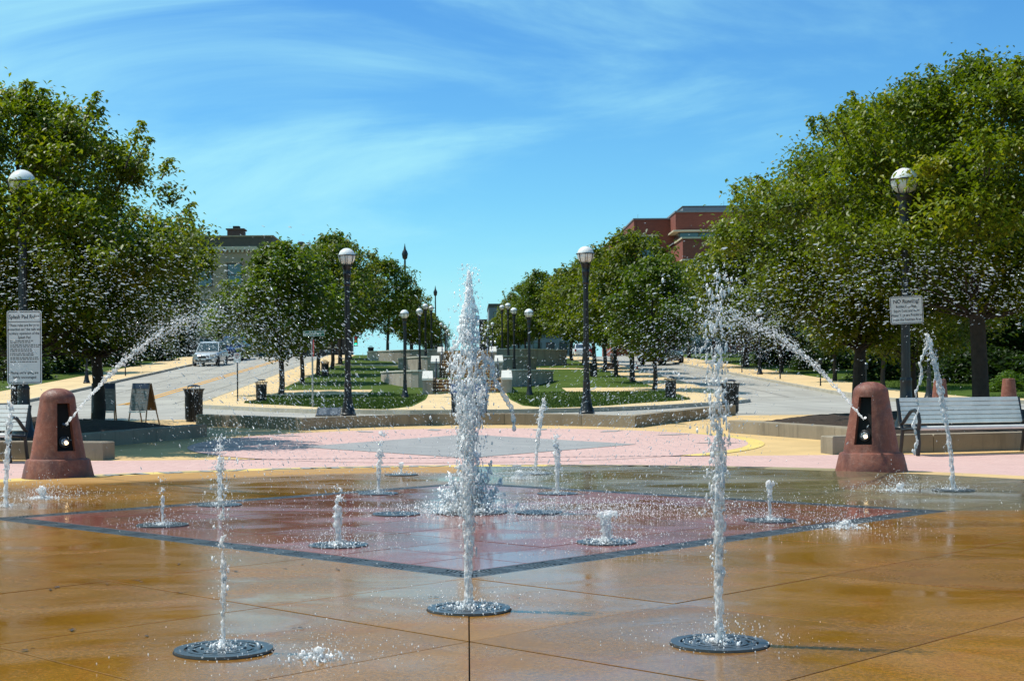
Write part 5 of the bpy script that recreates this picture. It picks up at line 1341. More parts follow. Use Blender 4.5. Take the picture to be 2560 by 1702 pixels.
def make_tree(seed, h, cb, Rc, ncl, per, leaf, trunk_r, shoots=14, spread=0.34, limbs=11, lean=(0, 0)):
    """trunk and crown meshes, base at the origin"""
    rs = np.random.RandomState(seed); ph = rs.uniform(0, 6.28, 6)
    def env(t, a): return Rc * crown_profile(t) * (0.94 + 0.20 * math.sin(2 * a + ph[0] + 4 * t) + 0.18 * math.sin(3 * a + ph[1] - 7 * t) + 0.16 * math.sin(5 * a + ph[2] + 11 * t))
    wood = MB(); H = h - cb
    cx_, cy_ = lean
    ax = lambda z: (cx_ * (z / h) ** 1.5 + 0.06 * math.sin(z * 1.1 + ph[3]), cy_ * (z / h) ** 1.5 + 0.06 * math.sin(z * 0.9 + ph[4]))
    zt = [0, 0.06 * h, 0.15 * h, cb * 0.8, cb + 0.25 * H, cb + 0.5 * H, cb + 0.72 * H, cb + 0.9 * H]
    zt = sorted(zt); rt = [trunk_r * 1.35, trunk_r * 1.08, trunk_r] + [trunk_r * f for f in (0.95, 0.72, 0.48, 0.28, 0.08)]
    wood.tube([(ax(z)[0], ax(z)[1], z) if z > 0 else (0, 0, -0.15) for z in zt], rt, 10)
    cl = []; tries = 0
    while len(cl) < ncl:
        t = rs.beta(1.35, 1.35); a = rs.uniform(0, 2 * PI); rho = rs.uniform(0.02, 1) ** 0.33; e = env(t, a)
        z = cb + t * H; x0, y0 = ax(z); cl.append((x0 + e * rho * math.cos(a), y0 + e * rho * math.sin(a), z - 0.15 * rho * (1 - t), rho, t))
    CL = np.array(cl)
    out = CL[CL[:, 3] > 0.6]; pick = out[rs.permutation(len(out))[:limbs * 4]]
    for k, (x, y, z, rho, t) in enumerate(pick):
        r2 = math.hypot(x - ax(z)[0], y - ax(z)[1]); z0 = max(cb * 0.82, z - r2 * rs.uniform(0.65, 1.15)); p0 = Vector((*ax(z0), z0)); p3 = Vector((x, y, z)); mid = p0.lerp(p3, 0.5) + Vector((0, 0, -0.10 * r2))
        r0 = trunk_r * (0.36 if k < limbs else 0.16) * (1 - 0.4 * t)
        q1 = p0.lerp(mid, 0.5) + Vector(rs.normal(0, 0.05, 3)); q2 = mid.lerp(p3, 0.5) + Vector(rs.normal(0, 0.07, 3))
        wood.tube([p0, q1, mid, q2, p3], [r0, r0 * 0.8, r0 * 0.6, r0 * 0.4, r0 * 0.15], 5)
    P = []; S_ = []
    for x, y, z, rho, t in cl:
        n = int(per * rs.uniform(0.6, 1.4)); sp = spread * rs.uniform(0.6, 1.3)
        q = rs.normal(0, 1, (n, 3)) * np.array([sp, sp, sp * 0.72]); P.append(q + np.array([x, y, z])); S_.append(np.full(n, 0.42 + rs.normal(0, 0.17)))
    for k in range(shoots):                                   # leafy upright shoots that break the outline
        t = rs.uniform(0.45, 0.97); a = rs.uniform(0, 2 * PI); e = env(t, a) * 0.92; z = cb + t * H; x, y = ax(z)[0] + e * math.cos(a), ax(z)[1] + e * math.sin(a)
        L = rs.uniform(0.06, 0.15) * H; n = int(per * 0.5); s = rs.uniform(0, 1, n)
        ox, oy = 0.45 * L * math.cos(a), 0.45 * L * math.sin(a)
        q = np.stack([x + ox * s + rs.normal(0, 0.11, n) * (1.3 - s) * (Rc / 3), y + oy * s + rs.normal(0, 0.11, n) * (1.3 - s) * (Rc / 3), z + L * s], 1); P.append(q); S_.append(np.full(n, 0.55))
        wood.tube([(x - ox * 0.3, y - oy * 0.3, z - L * 0.3), (x + ox * 0.5, y + oy * 0.5, z + L * 0.5), (x + ox, y + oy, z + L)], [0.014, 0.010, 0.003], 4)
    P = np.concatenate(P); S_ = np.concatenate(S_)
    return wood.mesh('trunk', True), leaf_mesh('crown', P, rs, leaf, S_)
def plant_tree(X, Y, z, meshes, label, rz=0.0, s=1.0, leaf='leaf_mid', group='street trees', name='street_tree'):
    t = thing(name, label, 'tree', (X, Y, z), rz, group); t.scale = (s, s, s) if not isinstance(s, tuple) else s
    put('trunk', meshes[0], M['bark'], t); o = put('crown', meshes[1], M[leaf], t)
    if o.material_slots[0].material != M[leaf]: o.material_slots[0].link = 'OBJECT'; o.material_slots[0].material = M[leaf]
    return t
# the near trees, each grown for its place
plant_tree(-8.35, 27.2, low(27) + 0.22, make_tree(11, 6.25, 1.7, 3.2, 300, 260, 0.098, 0.13, 30, 0.215), 'big leafy tree filling the left edge, the lamp globe inside its crown', leaf='leaf_near', group='trees in the planters')
plant_tree(-7.95, 31.2, low(31) + 0.25, make_tree(23, 4.7, 1.65, 2.6, 215, 230, 0.098, 0.125, 22, 0.21), 'smaller tree with its trunk between the two sandwich boards', leaf='leaf_near', group='trees in the planters')
plant_tree(8.35, 31.0, low(31) + 0.25, make_tree(37, 6.5, 1.7, 2.55, 280, 260, 0.098, 0.125, 34, 0.215, lean=(0.75, 0.0)), 'tall tree right of the plaza, its trunk just behind the right bollard', leaf='leaf_near', group='trees in the planters')
plant_tree(9.35, 26.6, low(26.6) + 0.25, make_tree(43, 6.5, 2.35, 3.3, 300, 260, 0.096, 0.15, 30, 0.215), 'largest tree at the right edge, its thick trunk behind the bench', leaf='leaf_near', group='trees in the planters')
plant_tree(11.0, 36.0, low(36) + 0.02, make_tree(53, 6.0, 1.6, 2.8, 280, 90, 0.13, 0.11, 16, 0.27), 'tree behind the lamp with the no running sign', leaf='leaf_near', group='trees in the planters')
plant_tree(-12.6, 36.2, low(36) + 0.02, make_tree(59, 6.0, 1.4, 3.0, 280, 90, 0.13, 0.11, 16, 0.27), 'dark tree at the left edge behind the rules board', leaf='leaf_near', group='trees in the planters')
# street trees from four grown kinds
KIND = [make_tree(101, 7.0, 1.9, 2.35, 210, 46, 0.22, 0.11, 18, 0.24), make_tree(107, 7.2, 2.0, 2.5, 220, 46, 0.22, 0.12, 18, 0.25), make_tree(113, 6.6, 1.8, 2.55, 210, 46, 0.22, 0.11, 16, 0.25), make_tree(127, 9.0, 1.8, 3.4, 260, 48, 0.30, 0.17, 16, 0.34)]
rt = random.Random(77); NUM = ['first', 'second', 'third', 'fourth', 'fifth', 'sixth', 'seventh', 'eighth', 'ninth', 'tenth', 'eleventh', 'twelfth']
def row(pts, fmt, leaf='leaf_mid', kinds=(0, 1, 2), group='street trees', sc=1.0):
    for k, p in enumerate(pts):
        X, Y = p[0], p[1]; s = (p[2] if len(p) > 2 else 1.0) * sc
        u_, w_ = rt.uniform(0.9, 1.12), rt.uniform(0.9, 1.1)
        plant_tree(X, Y, gz(X, Y), KIND[kinds[k % len(kinds)]], fmt % NUM[k], rt.uniform(0, 6.28), (s * u_, s * u_, s * w_), rt.choice(['leaf_mid', 'leaf_warm', 'leaf_warm']) if leaf == 'leaf_mid' else leaf, group)
row([(-8.6, 67, 1.02), (-8.7, 76.5, 0.90), (-8.7, 85, 1.08), (-8.7, 93.5, 1.12), (-8.8, 101, 1.1), (-8.8, 110, 1.05)], '%s tree from the front in the row along the left side of the island')
row([(8.6, 67, 0.92), (8.7, 76.5, 1.0), (8.7, 85, 1.02), (8.8, 93.5, 1.12), (8.8, 101, 1.15), (8.8, 110, 1.1), (8.8, 122, 1.1)], '%s tree from the front in the row along the right side of the island')
row([(-6.9, 128, 1.1), (-5.8, 150, 0.95), (-6.3, 170, 0.95), (-5.4, 205, 0.95), (-4.9, 235, 0.9)], '%s tree of the row beyond the left end of the top terrace wall')
row([(7.0, 140, 1.15), (6.4, 160, 1.1), (6.4, 182, 1.05), (5.6, 205, 1.0), (5.2, 235, 1.0)], '%s tree of the row beyond the right end of the top terrace wall')
row([(-24.5, 90, 0.72), (-25, 104, 0.72), (-24.5, 121, 0.74), (-22.9, 137, 0.8), (-22.7, 152, 0.8)], '%s tree behind the sidewalk of the left street', kinds=(3, 1, 3, 1, 1))
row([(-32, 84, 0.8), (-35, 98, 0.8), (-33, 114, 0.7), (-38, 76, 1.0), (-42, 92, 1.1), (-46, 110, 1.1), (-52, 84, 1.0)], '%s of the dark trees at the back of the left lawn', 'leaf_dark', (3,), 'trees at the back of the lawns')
row([(18.9, 66, 0.82), (19.2, 76, 0.9), (19.0, 88, 1.0), (19.2, 100, 1.05), (19.2, 113, 1.1), (19.5, 128, 1.15), (20, 145, 1.15)], '%s tree along the sidewalk of the right street', kinds=(1, 0, 2, 3, 1))
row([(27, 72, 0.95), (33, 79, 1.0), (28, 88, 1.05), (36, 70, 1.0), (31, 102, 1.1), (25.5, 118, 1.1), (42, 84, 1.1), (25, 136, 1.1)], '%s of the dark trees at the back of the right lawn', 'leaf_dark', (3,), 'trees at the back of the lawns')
# shrubs and hedges
def shrub_mesh(seed, n, leaf):
    rs = np.random.RandomState(seed); d = rs.normal(0, 1, (n, 3)); d /= np.linalg.norm(d, axis=1)[:, None]; rad = rs.uniform(0.35, 1, n) ** 0.35
    lump = 1 + 0.13 * np.sin(5 * d[:, 0] + seed) * np.cos(4 * d[:, 1]) + 0.1 * np.sin(9 * d[:, 2] + 7 * d[:, 0])
    P = d * (rad * lump)[:, None]; P[:, 2] = np.abs(P[:, 2]) * 0.95 + 0.02
    return leaf_mesh('foliage', P, rs, leaf, np.full(n, 0.45), 0.2)
SH = [shrub_mesh(3, 3200, 0.12), shrub_mesh(9, 3200, 0.12)]
twig = MB()
for k in range(7): a = k * 0.9; twig.tube([(0.05 * math.cos(a), 0.05 * math.sin(a), -0.05), (0.3 * math.cos(a), 0.3 * math.sin(a), 0.35), (0.6 * math.cos(a), 0.6 * math.sin(a), 0.7)], [0.025, 0.018, 0.006], 5)
twig = twig.mesh('stems', True)
def shrub(X, Y, sx, sy, sz, label, leaf='leaf_dark', k=0):
    t = thing('shrub', label, 'shrub', (X, Y, gz(X, Y)), rt.uniform(0, 6.28), 'shrubs on the lawns'); t.scale = (sx, sy, sz)
    o = put('foliage', SH[k % 2], M[leaf], t); o.material_slots[0].link = 'OBJECT'; o.material_slots[0].material = M[leaf]; put('stems', twig, M['bark'], t)
for k, (X, Y, sx, sz) in enumerate(((22.6, 60.3, 1.0, 0.85), (24.0, 58.5, 0.9, 0.8))):
    shrub(X, Y, sx, sx, sz, ['rounded bright green clipped shrub on the right lawn', 'second bright green clipped shrub, at the very right edge'][k], 'leaf_shrub', k)
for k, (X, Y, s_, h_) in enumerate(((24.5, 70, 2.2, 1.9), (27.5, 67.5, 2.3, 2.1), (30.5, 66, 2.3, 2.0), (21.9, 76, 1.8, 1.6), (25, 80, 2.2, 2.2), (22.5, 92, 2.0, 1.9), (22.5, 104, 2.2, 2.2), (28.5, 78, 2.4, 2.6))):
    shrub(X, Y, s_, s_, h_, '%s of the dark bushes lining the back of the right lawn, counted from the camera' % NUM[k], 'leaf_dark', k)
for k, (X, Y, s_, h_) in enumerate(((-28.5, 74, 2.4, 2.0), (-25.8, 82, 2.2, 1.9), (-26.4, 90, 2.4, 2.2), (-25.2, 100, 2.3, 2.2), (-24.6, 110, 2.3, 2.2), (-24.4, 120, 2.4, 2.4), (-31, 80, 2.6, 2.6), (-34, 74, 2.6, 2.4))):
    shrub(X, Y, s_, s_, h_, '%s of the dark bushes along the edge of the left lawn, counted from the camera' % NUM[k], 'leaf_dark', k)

# dead leaves lying on the wet slabs
rl = random.Random(31)
def dead_leaf(X, Y, s, k):
    b = MB(); n = 8; pts = []
    for i in range(n):
        a = 2 * PI * i / n; r = (1.0 if i % 2 == 0 else 0.62) * rl.uniform(0.8, 1.2); pts.append((r * math.cos(a), 0.55 * r * math.sin(a), rl.uniform(0.0, 0.22)))
    b.v = [(0, 0, 0.10)] + pts; b.f = [(0, 1 + i, 1 + (i + 1) % n) for i in range(n)]; b.tube([(1.0, 0, 0.1), (1.5, 0.1, 0.15), (1.9, 0.0, 0.05)], 0.05, 4)
    o = b.build('fallen_leaf', M['dead_leaf']); o.location = (X, Y, 0.029); o.scale = (s, s, s); o.rotation_euler = (0, 0, rl.uniform(0, 6.28))
    tag(o, 'small dark dead leaf lying wet on the ochre slabs', 'leaf', 'dead leaves on the wet slabs')
for px_, py_ in ((82, 1449), (143, 1480), (126, 1486), (268, 1472), (344, 1462), (352, 1466), (105, 1531), (250, 1418), (447, 1421), (580, 1437), (590, 1440), (451, 1494), (714, 1433), (757, 1421), (845, 1435), (367, 1604), (752, 1584), (62, 1642), (2225, 1300), (250, 1216), (290, 1220), (700, 1210), (2500, 1262), (180, 1590), (1090, 1505)):
    y2 = py_ + (px_ - CX) * ROLL; Y = CAM_H * F_PX / (y2 - HY); X = (px_ - (py_ - HY) * ROLL - CX) / F_PX * Y
    dead_leaf(X, Y, rl.uniform(0.016, 0.030), 0)

# ================================================================== WATER
def ico(sub):
    bm = bmesh.new(); bmesh.ops.create_icosphere(bm, subdivisions=sub, radius=1.0); V = np.array([v.co[:] for v in bm.verts]); Fc = np.array([[v.index for v in f.verts] for f in bm.faces]); bm.free(); return V, Fc
ICO1, ICO2 = ico(1), ico(2)
def ellipsoids(P, Rr, St, D=None, kind=ICO2):
    """P centres, Rr radii, St stretch along D (default up)"""
    V0, F0 = kind; n = len(P); P = np.asarray(P, float); Rr = np.asarray(Rr, float); St = np.asarray(St, float)
    if D is None: D = np.tile([0, 0, 1.0], (n, 1))
    D = D / np.linalg.norm(D, axis=1)[:, None]; ref = np.where(np.abs(D[:, 2:3]) > 0.9, np.array([[1.0, 0, 0]]), np.array([[0, 0, 1.0]]))
    A_ = np.cross(D, ref); A_ /= np.linalg.norm(A_, axis=1)[:, None]; B_ = np.cross(D, A_)
    V = P[:, None, :] + Rr[:, None, None] * (V0[None, :, 0:1] * A_[:, None, :] + V0[None, :, 1:2] * B_[:, None, :] + V0[None, :, 2:3] * D[:, None, :] * St[:, None, None])
    Fx = (F0[None] + (np.arange(n) * len(V0))[:, None, None]).reshape(-1, 3); return V.reshape(-1, 3), Fx
def fused(name, P, Rr, St, voxel, mat, parent=None, D=None):
    """melt many overlapping blobs into one skin of water"""
    V, Fc = ellipsoids(P, Rr, St, D, ICO1); m = fast_mesh(name + '_tmp', V, Fc); o = bpy.data.objects.new(name + '_tmp', m); COL.objects.link(o)
    md = o.modifiers.new('remesh', 'REMESH'); md.mode = 'VOXEL'; md.voxel_size = voxel; md.use_smooth_shade = True
    sm = o.modifiers.new('smooth', 'SMOOTH'); sm.factor = 0.5; sm.iterations = 2
    dg = bpy.context.evaluated_depsgraph_get(); m2 = bpy.data.meshes.new_from_object(o.evaluated_get(dg)); bpy.data.objects.remove(o); bpy.data.meshes.remove(m)
    m2.name = name; m2.materials.clear(); m2.polygons.foreach_set('use_smooth', [True] * len(m2.polygons))
    o2 = put(name, m2, M[mat], parent); o2['kind'] = 'stuff'; return o2
def drops(name, P, Rr, St, mat, parent=None, D=None, kind=ICO1):
    V, Fc = ellipsoids(P, Rr, St, D, kind); o = put(name, fast_mesh(name, V, Fc, True), M[mat], parent); o['kind'] = 'stuff'; return o
def jet(X, Y, h, r, seed, label, lean=(0.0, 0.0), breakup=0.45, nd=120, splash=0.5, gl=None, sc=1.0, grate_s=1.0, voxel=0.0036, taper=0.6, crown=True):
    rs = np.random.RandomState(seed)
    if gl: grate(X, Y, gl, s=grate_s)
    t = thing('water_jet', label, 'water jet', (X, Y, 0.03), 0, 'water jets of the splash pad')
    P, Rr, St = [], [], []
    n = int(80 + 820 * h)
    for k in range(n):
        u = (k + rs.uniform(0, 1)) / n
        if u > breakup and mnoise.noise((u * 20.0 * h + seed * 3.1, seed * 1.7, 0)) < -0.46 + 0.85 * (u - breakup): continue
        wob = r * (0.28 + 1.0 * max(0, u - breakup * 0.4)); st_ = rs.uniform(1.4, 3.0)
        P.append((lean[0] * u ** 1.6 + rs.normal(0, wob), lean[1] * u ** 1.6 + rs.normal(0, wob), u * h)); Rr.append(max(0.0026, r * rs.uniform(0.07, 0.26) * (1 - taper * 0.4 * u))); St.append(st_ * rs.uniform(1.0, 2.4))
    m = int(18 + 60 * h * min(1, breakup + 0.15))
    for k in range(m):                                           # the solid core
        u = (k / m) * min(1, breakup + 0.15); P.append((lean[0] * u ** 1.6 + rs.normal(0, r * 0.06), lean[1] * u ** 1.6 + rs.normal(0, r * 0.06), u * h)); Rr.append(r * rs.uniform(0.32, 0.52) * (1 - 0.35 * u)); St.append(3.0)
    if crown:
        for k in range(60): P.append((lean[0] + rs.normal(0, r * 1.1), lean[1] + rs.normal(0, r * 1.1), h * rs.uniform(0.82, 1.02))); Rr.append(r * rs.uniform(0.08, 0.28)); St.append(rs.uniform(0.8, 1.8))
    fused('column', P, Rr, St, voxel, 'water', t)
    nd = int(nd * 3.2); u = rs.uniform(0.1, 1.05, nd) ** 0.8; w = r * (0.9 + 2.6 * u) * np.abs(rs.normal(0.8, 0.7, nd)); a = rs.uniform(0, 6.28, nd)
    D_ = np.stack([lean[0] * u ** 1.6 + w * np.cos(a), lean[1] * u ** 1.6 + w * np.sin(a), u * h], 1); drops('droplets', D_, np.clip(0.0012 * (1 + rs.pareto(2.2, nd)), 0.0012, 0.006) * sc, rs.uniform(1.0, 2.4, nd), 'water', t)
    ns = int(420 * splash); q = np.abs(rs.normal(0, 0.16 * (0.6 + splash), ns)) + r; a = rs.uniform(0, 6.28, ns); z = np.abs(rs.normal(0, 0.05 * (0.5 + splash), ns)) * np.exp(-q * 2)
    drops('splash_drops', np.stack([q * np.cos(a), q * np.sin(a), z + 0.002], 1), rs.uniform(0.0010, 0.0030, ns) * sc * (1 + 0.06 * (Y - 6)), rs.uniform(0.8, 2.2, ns), 'water', t)
    ns = int(150 * splash); a = rs.uniform(0, 6.28, ns); q = r * 0.6 + np.abs(rs.normal(0, 0.045 + 0.03 * splash, ns))
    fused('foam_collar', np.stack([q * np.cos(a), q * np.sin(a), np.abs(rs.normal(0, 0.022, ns)) * np.exp(-q * 6) + 0.003], 1), rs.uniform(0.0026, 0.0065, ns), rs.uniform(0.6, 2.8, ns), 0.0036, 'foam', t)
    return t
random.seed(12)
jet(-1.05, 6.22, 0.93, 0.015, 1, 'thin jet rising from the front left grate, with a small side spurt', (0.0, 0.0), 0.30, 150, 0.5, 'large round iron grate at the front left')
jet(0.0, 7.31, 1.15, 0.032, 2, 'thick jet in the centre foreground in front of the main fountain', (0.0, 0.0), 0.42, 200, 1.3, 'large round iron grate at the front centre')
jet(1.08, 6.28, 1.58, 0.030, 33, 'tallest foreground jet, right of centre, breaking into drops', (0.0, 0.0), 0.38, 320, 0.9, 'large round iron grate at the front right')
jet(-0.92, 10.28, 0.42, 0.030, 4, 'low glassy bell of water in the left half of the red square', (0.0, 0.0), 0.5, 60, 1.6, 'round iron grate in the left half of the red square', voxel=0.008)
jet(-2.5, 11.9, 0.38, 0.018, 5, 'small jet near the left corner of the red square', (0.0, 0.0), 0.5, 50, 0.9, 'round iron grate near the left corner of the red square', voxel=0.007)
jet(0.98, 10.34, 0.22, 0.045, 6, 'short bubbling burst in the right half of the red square', (0.0, 0.0), 0.8, 80, 2.2, 'round iron grate in the right half of the red square', taper=1.3, voxel=0.008)
jet(2.46, 11.87, 0.33, 0.024, 7, 'small straight jet near the right corner of the red square', (0.0, 0.0), 0.8, 24, 0.7, 'round iron grate near the right corner of the red square', voxel=0.007)
j8 = jet(5.02, 15.05, 1.62, 0.036, 8, 'tall leaning jet in front of the bench at the right', (-0.26, 0.0), 0.95, 90, 0.8, 'round iron grate at the right below the bench', voxel=0.008)
jet(-2.37, 13.88, 0.62, 0.026, 9, 'faint jet behind the front left one, bunched at its top', (0.0, 0.0), 0.3, 90, 0.6, 'round iron grate at the back left of the red square', voxel=0.008)
jet(-0.94, 15.2, 0.72, 0.028, 10, 'forked jet at the back left of the pad in front of the grey diamond', (0.06, 0.0), 0.28, 80, 0.4, 'round iron grate behind the red square, left', voxel=0.009)
jet(0.86, 18.45, 0.98, 0.030, 11, 'slanting jet at the back of the pad right of the main fountain', (0.12, 0.0), 0.75, 80, 0.6, 'round iron grate at the back edge of the pad, right', voxel=0.009)
jet(0.92, 15.0, 0.68, 0.032, 12, 'pale jet at the back of the pad nearer than the slanting one', (0.0, 0.0), 0.5, 60, 0.5, 'round iron grate behind the red square, right', voxel=0.009)
jet(-0.84, 18.4, 0.16, 0.018, 13, 'tiny spurt at the back edge of the pad, left', (0.0, 0.0), 0.6, 14, 0.5, 'round iron grate at the back edge of the pad, left', voxel=0.008)
jet(0.62, 17.4, 0.10, 0.040, 14, 'low foamy splash at the back of the pad right behind the main fountain', (0.0, 0.0), 0.8, 40, 2.2, None, crown=False, voxel=0.009)
jet(-4.34, 14.85, 0.12, 0.036, 15, 'low splash at the left of the pad below the left bollard', (0.0, 0.0), 0.8, 30, 2.4, None, crown=False, voxel=0.009)
jet(4.45, 15.0, 0.07, 0.036, 16, 'low splash beside the foot of the leaning jet', (0.0, 0.0), 0.8, 30, 1.8, None, crown=False, voxel=0.009)
jet(-4.42, 13.9, 1.35, 0.030, 17, 'broken jet at the left picture edge in front of the rules board', (0.10, 0.0), 0.25, 160, 0.5, None, voxel=0.009)
grate(-0.63, 12.75, 'flat bluish grate left of the main fountain'); grate(0.62, 12.8, 'flat bluish grate right of the main fountain')
jet(-0.62, 5.98, 0.05, 0.02, 18, 'little crown splash on the slabs between the front left and centre grates', (0, 0), 0.9, 10, 0.9, None, crown=False, voxel=0.005)
jet(2.9, 11.2, 0.06, 0.03, 19, 'row of small splashes on the ochre slabs right of the red square', (0, 0), 0.9, 10, 2.0, None, crown=False, voxel=0.006)

# falling thread beside the leaning jet
rs = np.random.RandomState(5); P, Rr = [], []
for k in range(120):
    u = k / 119; P.append((-0.27 - 0.12 * math.sin(u * PI * 0.55) + 0.02 * math.sin(u * 23) + rs.normal(0, 0.006), rs.normal(0, 0.006), 1.58 - 1.2 * u)); Rr.append(0.010 * rs.uniform(0.5, 1.5) * (0.6 + 0.6 * abs(math.sin(u * 15))))
fused('falling_thread', P, Rr, [2.2] * 120, 0.007, 'water', j8)
# side spurt of the front left jet
# main fountain
rs = np.random.RandomState(21)
mf = thing('main_fountain', 'tall white central fountain plume in the middle of the red square', 'fountain', (0.02, 12.9, 0.03))
grate(0.02, 12.9, 'iron grate hidden under the main fountain', s=1.6)
prof = [(0, 0.17), (0.10, 0.22), (0.25, 0.17), (0.42, 0.10), (0.6, 0.085), (0.8, 0.11), (1.0, 0.15), (1.2, 0.185), (1.35, 0.180), (1.55, 0.135), (1.75, 0.085), (1.95, 0.045), (2.12, 0.015)]
P, Rr, St = [], [], []
for k in range(4300):
    z = rs.uniform(0, 2.12); a = rs.uniform(0, 6.28); R0 = interp(prof, z) * (0.86 + 0.75 * mnoise.noise((math.cos(a) * 1.3, math.sin(a) * 1.3, z * 4.2))); strand = 0.5 + 0.5 * mnoise.noise((a * 2.2, z * 3.0, 4.0))
    if 0.35 < z < 1.5 and strand < 0.47 and rs.uniform() < 0.93: continue
    rho = (rs.uniform(0, 1) ** 0.5) if z > 1.3 or z < 0.4 else rs.uniform(0.1, 1) ** 0.35
    P.append((R0 * rho * math.cos(a) * 1.0, R0 * rho * math.sin(a), z)); Rr.append(rs.uniform(0.0045, 0.0105) * (0.7 + R0 * 1.6)); St.append(rs.uniform(1.6, 6.0))
for k in range(170): z = 1.95 * k / 169; P.append((rs.normal(0, 0.012), rs.normal(0, 0.012), z)); Rr.append(0.030 * (1 - z / 2.5)); St.append(1.8)
fused('plume', P, Rr, St, 0.0068, 'foam', mf)
P, Rr, St = [], [], []                                       # glassy sheets falling on the outside
for s in range(17):
    a = rs.uniform(0, 6.28); z1_ = rs.uniform(0.9, 1.6); L = rs.uniform(0.3, 0.75); w0 = rs.uniform(0.05, 0.3)
    for k in range(40):
        u = rs.uniform(0, 1); z = z1_ - L * u; R0 = interp(prof, max(0.8, z)) * (1.0 + 0.10 * u); aa = a + rs.normal(0, w0)
        P.append((R0 * math.cos(aa), R0 * math.sin(aa), z)); Rr.append(rs.uniform(0.005, 0.011)); St.append(rs.uniform(1.5, 3.6))
for k in range(60):                                          # the rope of water thrown to the right
    u = k / 59; P.append((0.12 + 0.26 * u + 0.03 * math.sin(9 * u), rs.normal(0, 0.01), 1.36 - 0.62 * u ** 1.8 + rs.normal(0, 0.012))); Rr.append(rs.uniform(0.010, 0.026)); St.append(1.5)
fused('falling_sheets', P, Rr, St, 0.0068, 'water', mf)
P, Rr, St = [], [], []
for k in range(1500):                                          # foam boiling around the foot
    a = rs.uniform(0, 6.28); q = abs(rs.normal(0, 0.17)); P.append((q * 1.25 * math.cos(a), q * math.sin(a), abs(rs.normal(0, 0.17)) * max(0.08, 1 - q * 2.0))); Rr.append(rs.uniform(0.004, 0.012)); St.append(rs.uniform(0.8, 2.4))
for (dx, hh) in ((0.17, 0.46), (-0.17, 0.36), (0.25, 0.30), (-0.05, 0.40), (-0.26, 0.22)):
    for k in range(170): u = rs.uniform(0, 1); P.append((dx * (0.5 + 0.6 * u) + rs.normal(0, 0.035 * (1.2 - u)), rs.normal(-0.05, 0.03), hh * u)); Rr.append(rs.uniform(0.004, 0.011)); St.append(1.6)
fused('foam_foot', P, Rr, St, 0.0065, 'foam', mf)
n = 1800; z = rs.uniform(0.0, 2.2, n); R0 = np.array([interp(prof, v) for v in z]); a = rs.uniform(0, 6.28, n); q = R0 * rs.uniform(0.8, 1.35, n) + np.abs(rs.normal(0, 0.05, n))
drops('droplets', np.stack([q * np.cos(a), q * np.sin(a), z], 1), np.clip(0.0018 * (1 + rs.pareto(2.4, n)), 0.0018, 0.008), rs.uniform(1.0, 2.6, n), 'foam', mf)
n = 2600; q = np.abs(rs.normal(0.25, 0.45, n)); a = rs.uniform(0, 6.28, n)
drops('splash_drops', np.stack([q * np.cos(a) * 1.25, q * np.sin(a), np.abs(rs.normal(0, 0.035, n)) + 0.002], 1), rs.uniform(0.0016, 0.0042, n), rs.uniform(0.6, 2.0, n), 'foam', mf)

n = 3200                                                     # fine fallout drifting right of the plume over the red tiles
xx = rs.gamma(2.2, 0.55, n); drops('drifting_drops', np.stack([0.25 + xx, rs.normal(-0.05, 0.55, n), np.abs(rs.normal(0, 0.05, n)) + 0.002], 1), rs.uniform(0.0016, 0.0036, n), rs.uniform(0.8, 2.6, n), 'foam', mf)
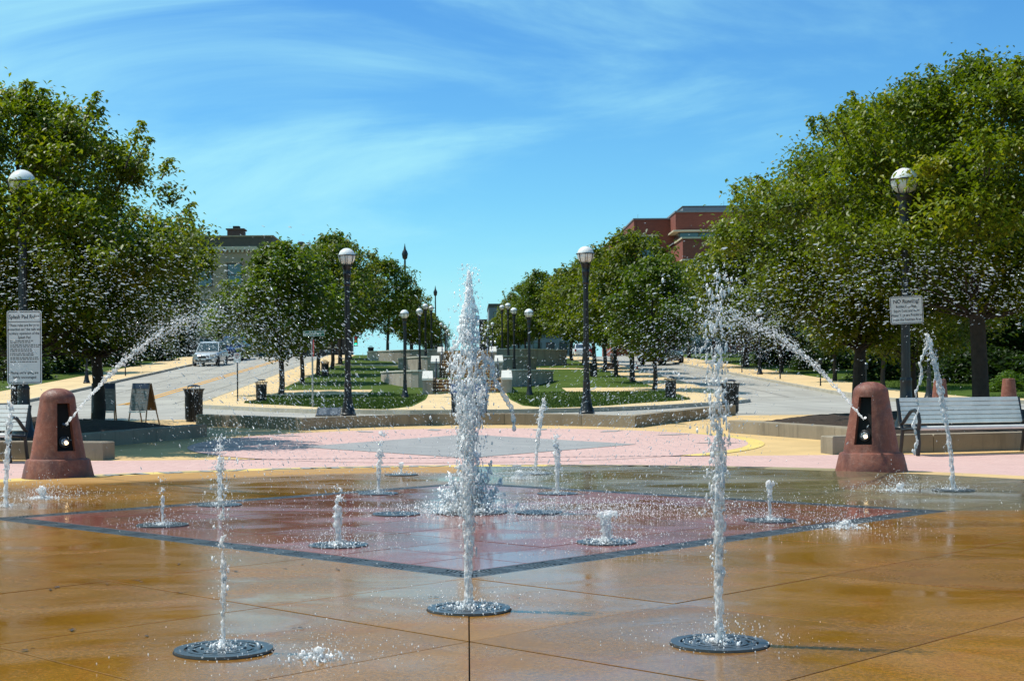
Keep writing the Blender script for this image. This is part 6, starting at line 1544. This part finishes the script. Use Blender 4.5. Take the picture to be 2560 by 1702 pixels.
# arcs from the bollards: a coherent stream that breaks into drifting drops
G = 9.81
def arc(name, p0, target, vz, vh, drag, seed, label, ncore, ndrop, t_end, core_t, spread, size):
    rs = np.random.RandomState(seed); p0 = np.array(p0); d = np.array(target, float) - p0[:2]; d /= np.linalg.norm(d); t_ = thing(name, label, 'water jet', tuple(p0), 0, 'arcs of water from the bollards')
    def pos(t, fh=1.0, fv=1.0, side=0.0):
        s = vh * fh * (1 - np.exp(-drag * t)) / drag; x = d[0] * s - d[1] * side * s; y = d[1] * s + d[0] * side * s; return np.stack([x, y, vz * fv * t - 0.5 * G * t * t], -1)
    def vel(t, fh=1.0, fv=1.0):
        s = vh * fh * np.exp(-drag * t); return np.stack([d[0] * s, d[1] * s, vz * fv - G * t], -1)
    if ncore:
        ts = rs.uniform(0, core_t, ncore); u = ts / core_t; P = pos(ts) + rs.normal(0, 1, (ncore, 3)) * (0.006 + 0.03 * u ** 1.3)[:, None]
        fused('stream', P, rs.uniform(0.0042, 0.0095, ncore) * (1.1 - 0.35 * u), rs.uniform(3.0, 6.0, ncore), 0.0058, 'water', t_, vel(ts))
        n2 = ncore; ts = rs.uniform(core_t * 0.3, core_t * 1.25, n2); P = pos(ts, rs.normal(1, 0.03, n2), rs.normal(1.0, 0.035, n2), rs.normal(0, 0.012, n2)); drops('stream_drops', P, rs.uniform(0.004, 0.009, n2) * size, rs.uniform(1.4, 3.0, n2), 'droplet', t_, vel(ts))
    n = ndrop; ts = core_t * 0.8 + (t_end - core_t * 0.8) * rs.uniform(0, 1, n) ** 0.85; sp = spread
    fh = np.clip(1 - np.abs(rs.normal(0, sp, n)) + rs.normal(0, sp * 0.3, n), 0.25, 1.2); fv = np.clip(rs.normal(1.0 - 0.05, sp * 0.42, n), 0.45, 1.12)
    P = pos(ts, fh, fv, rs.normal(0, sp * 0.28, n)); Vv = vel(ts, fh, fv); keep = P[:, 2] + p0[2] > 0.05
    P, Vv = P[keep], Vv[keep]; n = len(P); drops('spray', P, np.clip(0.0014 * (1 + rs.pareto(2.8, n)), 0.0014, 0.0062) * size, rs.uniform(2.2, 5.0, n), 'droplet', t_, Vv)
    return t_
nz = lambda c, q: (c.x + 0.30 * (q[0] - c.x) / math.dist(c, q), c.y + 0.30 * (q[1] - c.y) / math.dist(c, q), 0.69)
arc('water_arc', nz(BL, (-0.6, 12.0)), (-0.6, 12.0), 4.9, 10.9, 0.75, 61, 'arc of water shot by the left bollard, fraying into spray before the left trees', 620, 6800, 1.05, 0.42, 0.20, 1.0)
arc('water_arc', nz(BR, (0.3, 11.6)), (0.3, 11.6), 4.75, 10.4, 0.75, 62, 'arc of water shot by the right bollard, fraying into spray left of the right trees', 620, 6200, 1.05, 0.42, 0.20, 1.0)
arc('water_arc', (-7.3, 12.0, 0.70), (0, 12.3), 5.45, 9.4, 0.55, 63, 'flat veil of drops sailing in from beyond the left picture edge', 0, 5400, 1.05, 0.34, 0.17, 1.0)
arc('water_arc', (7.3, 12.0, 0.70), (0, 12.3), 5.35, 9.4, 0.55, 64, 'flat veil of drops sailing in from beyond the right picture edge', 0, 4800, 1.0, 0.34, 0.16, 1.0)

bpy.context.view_layer.update()
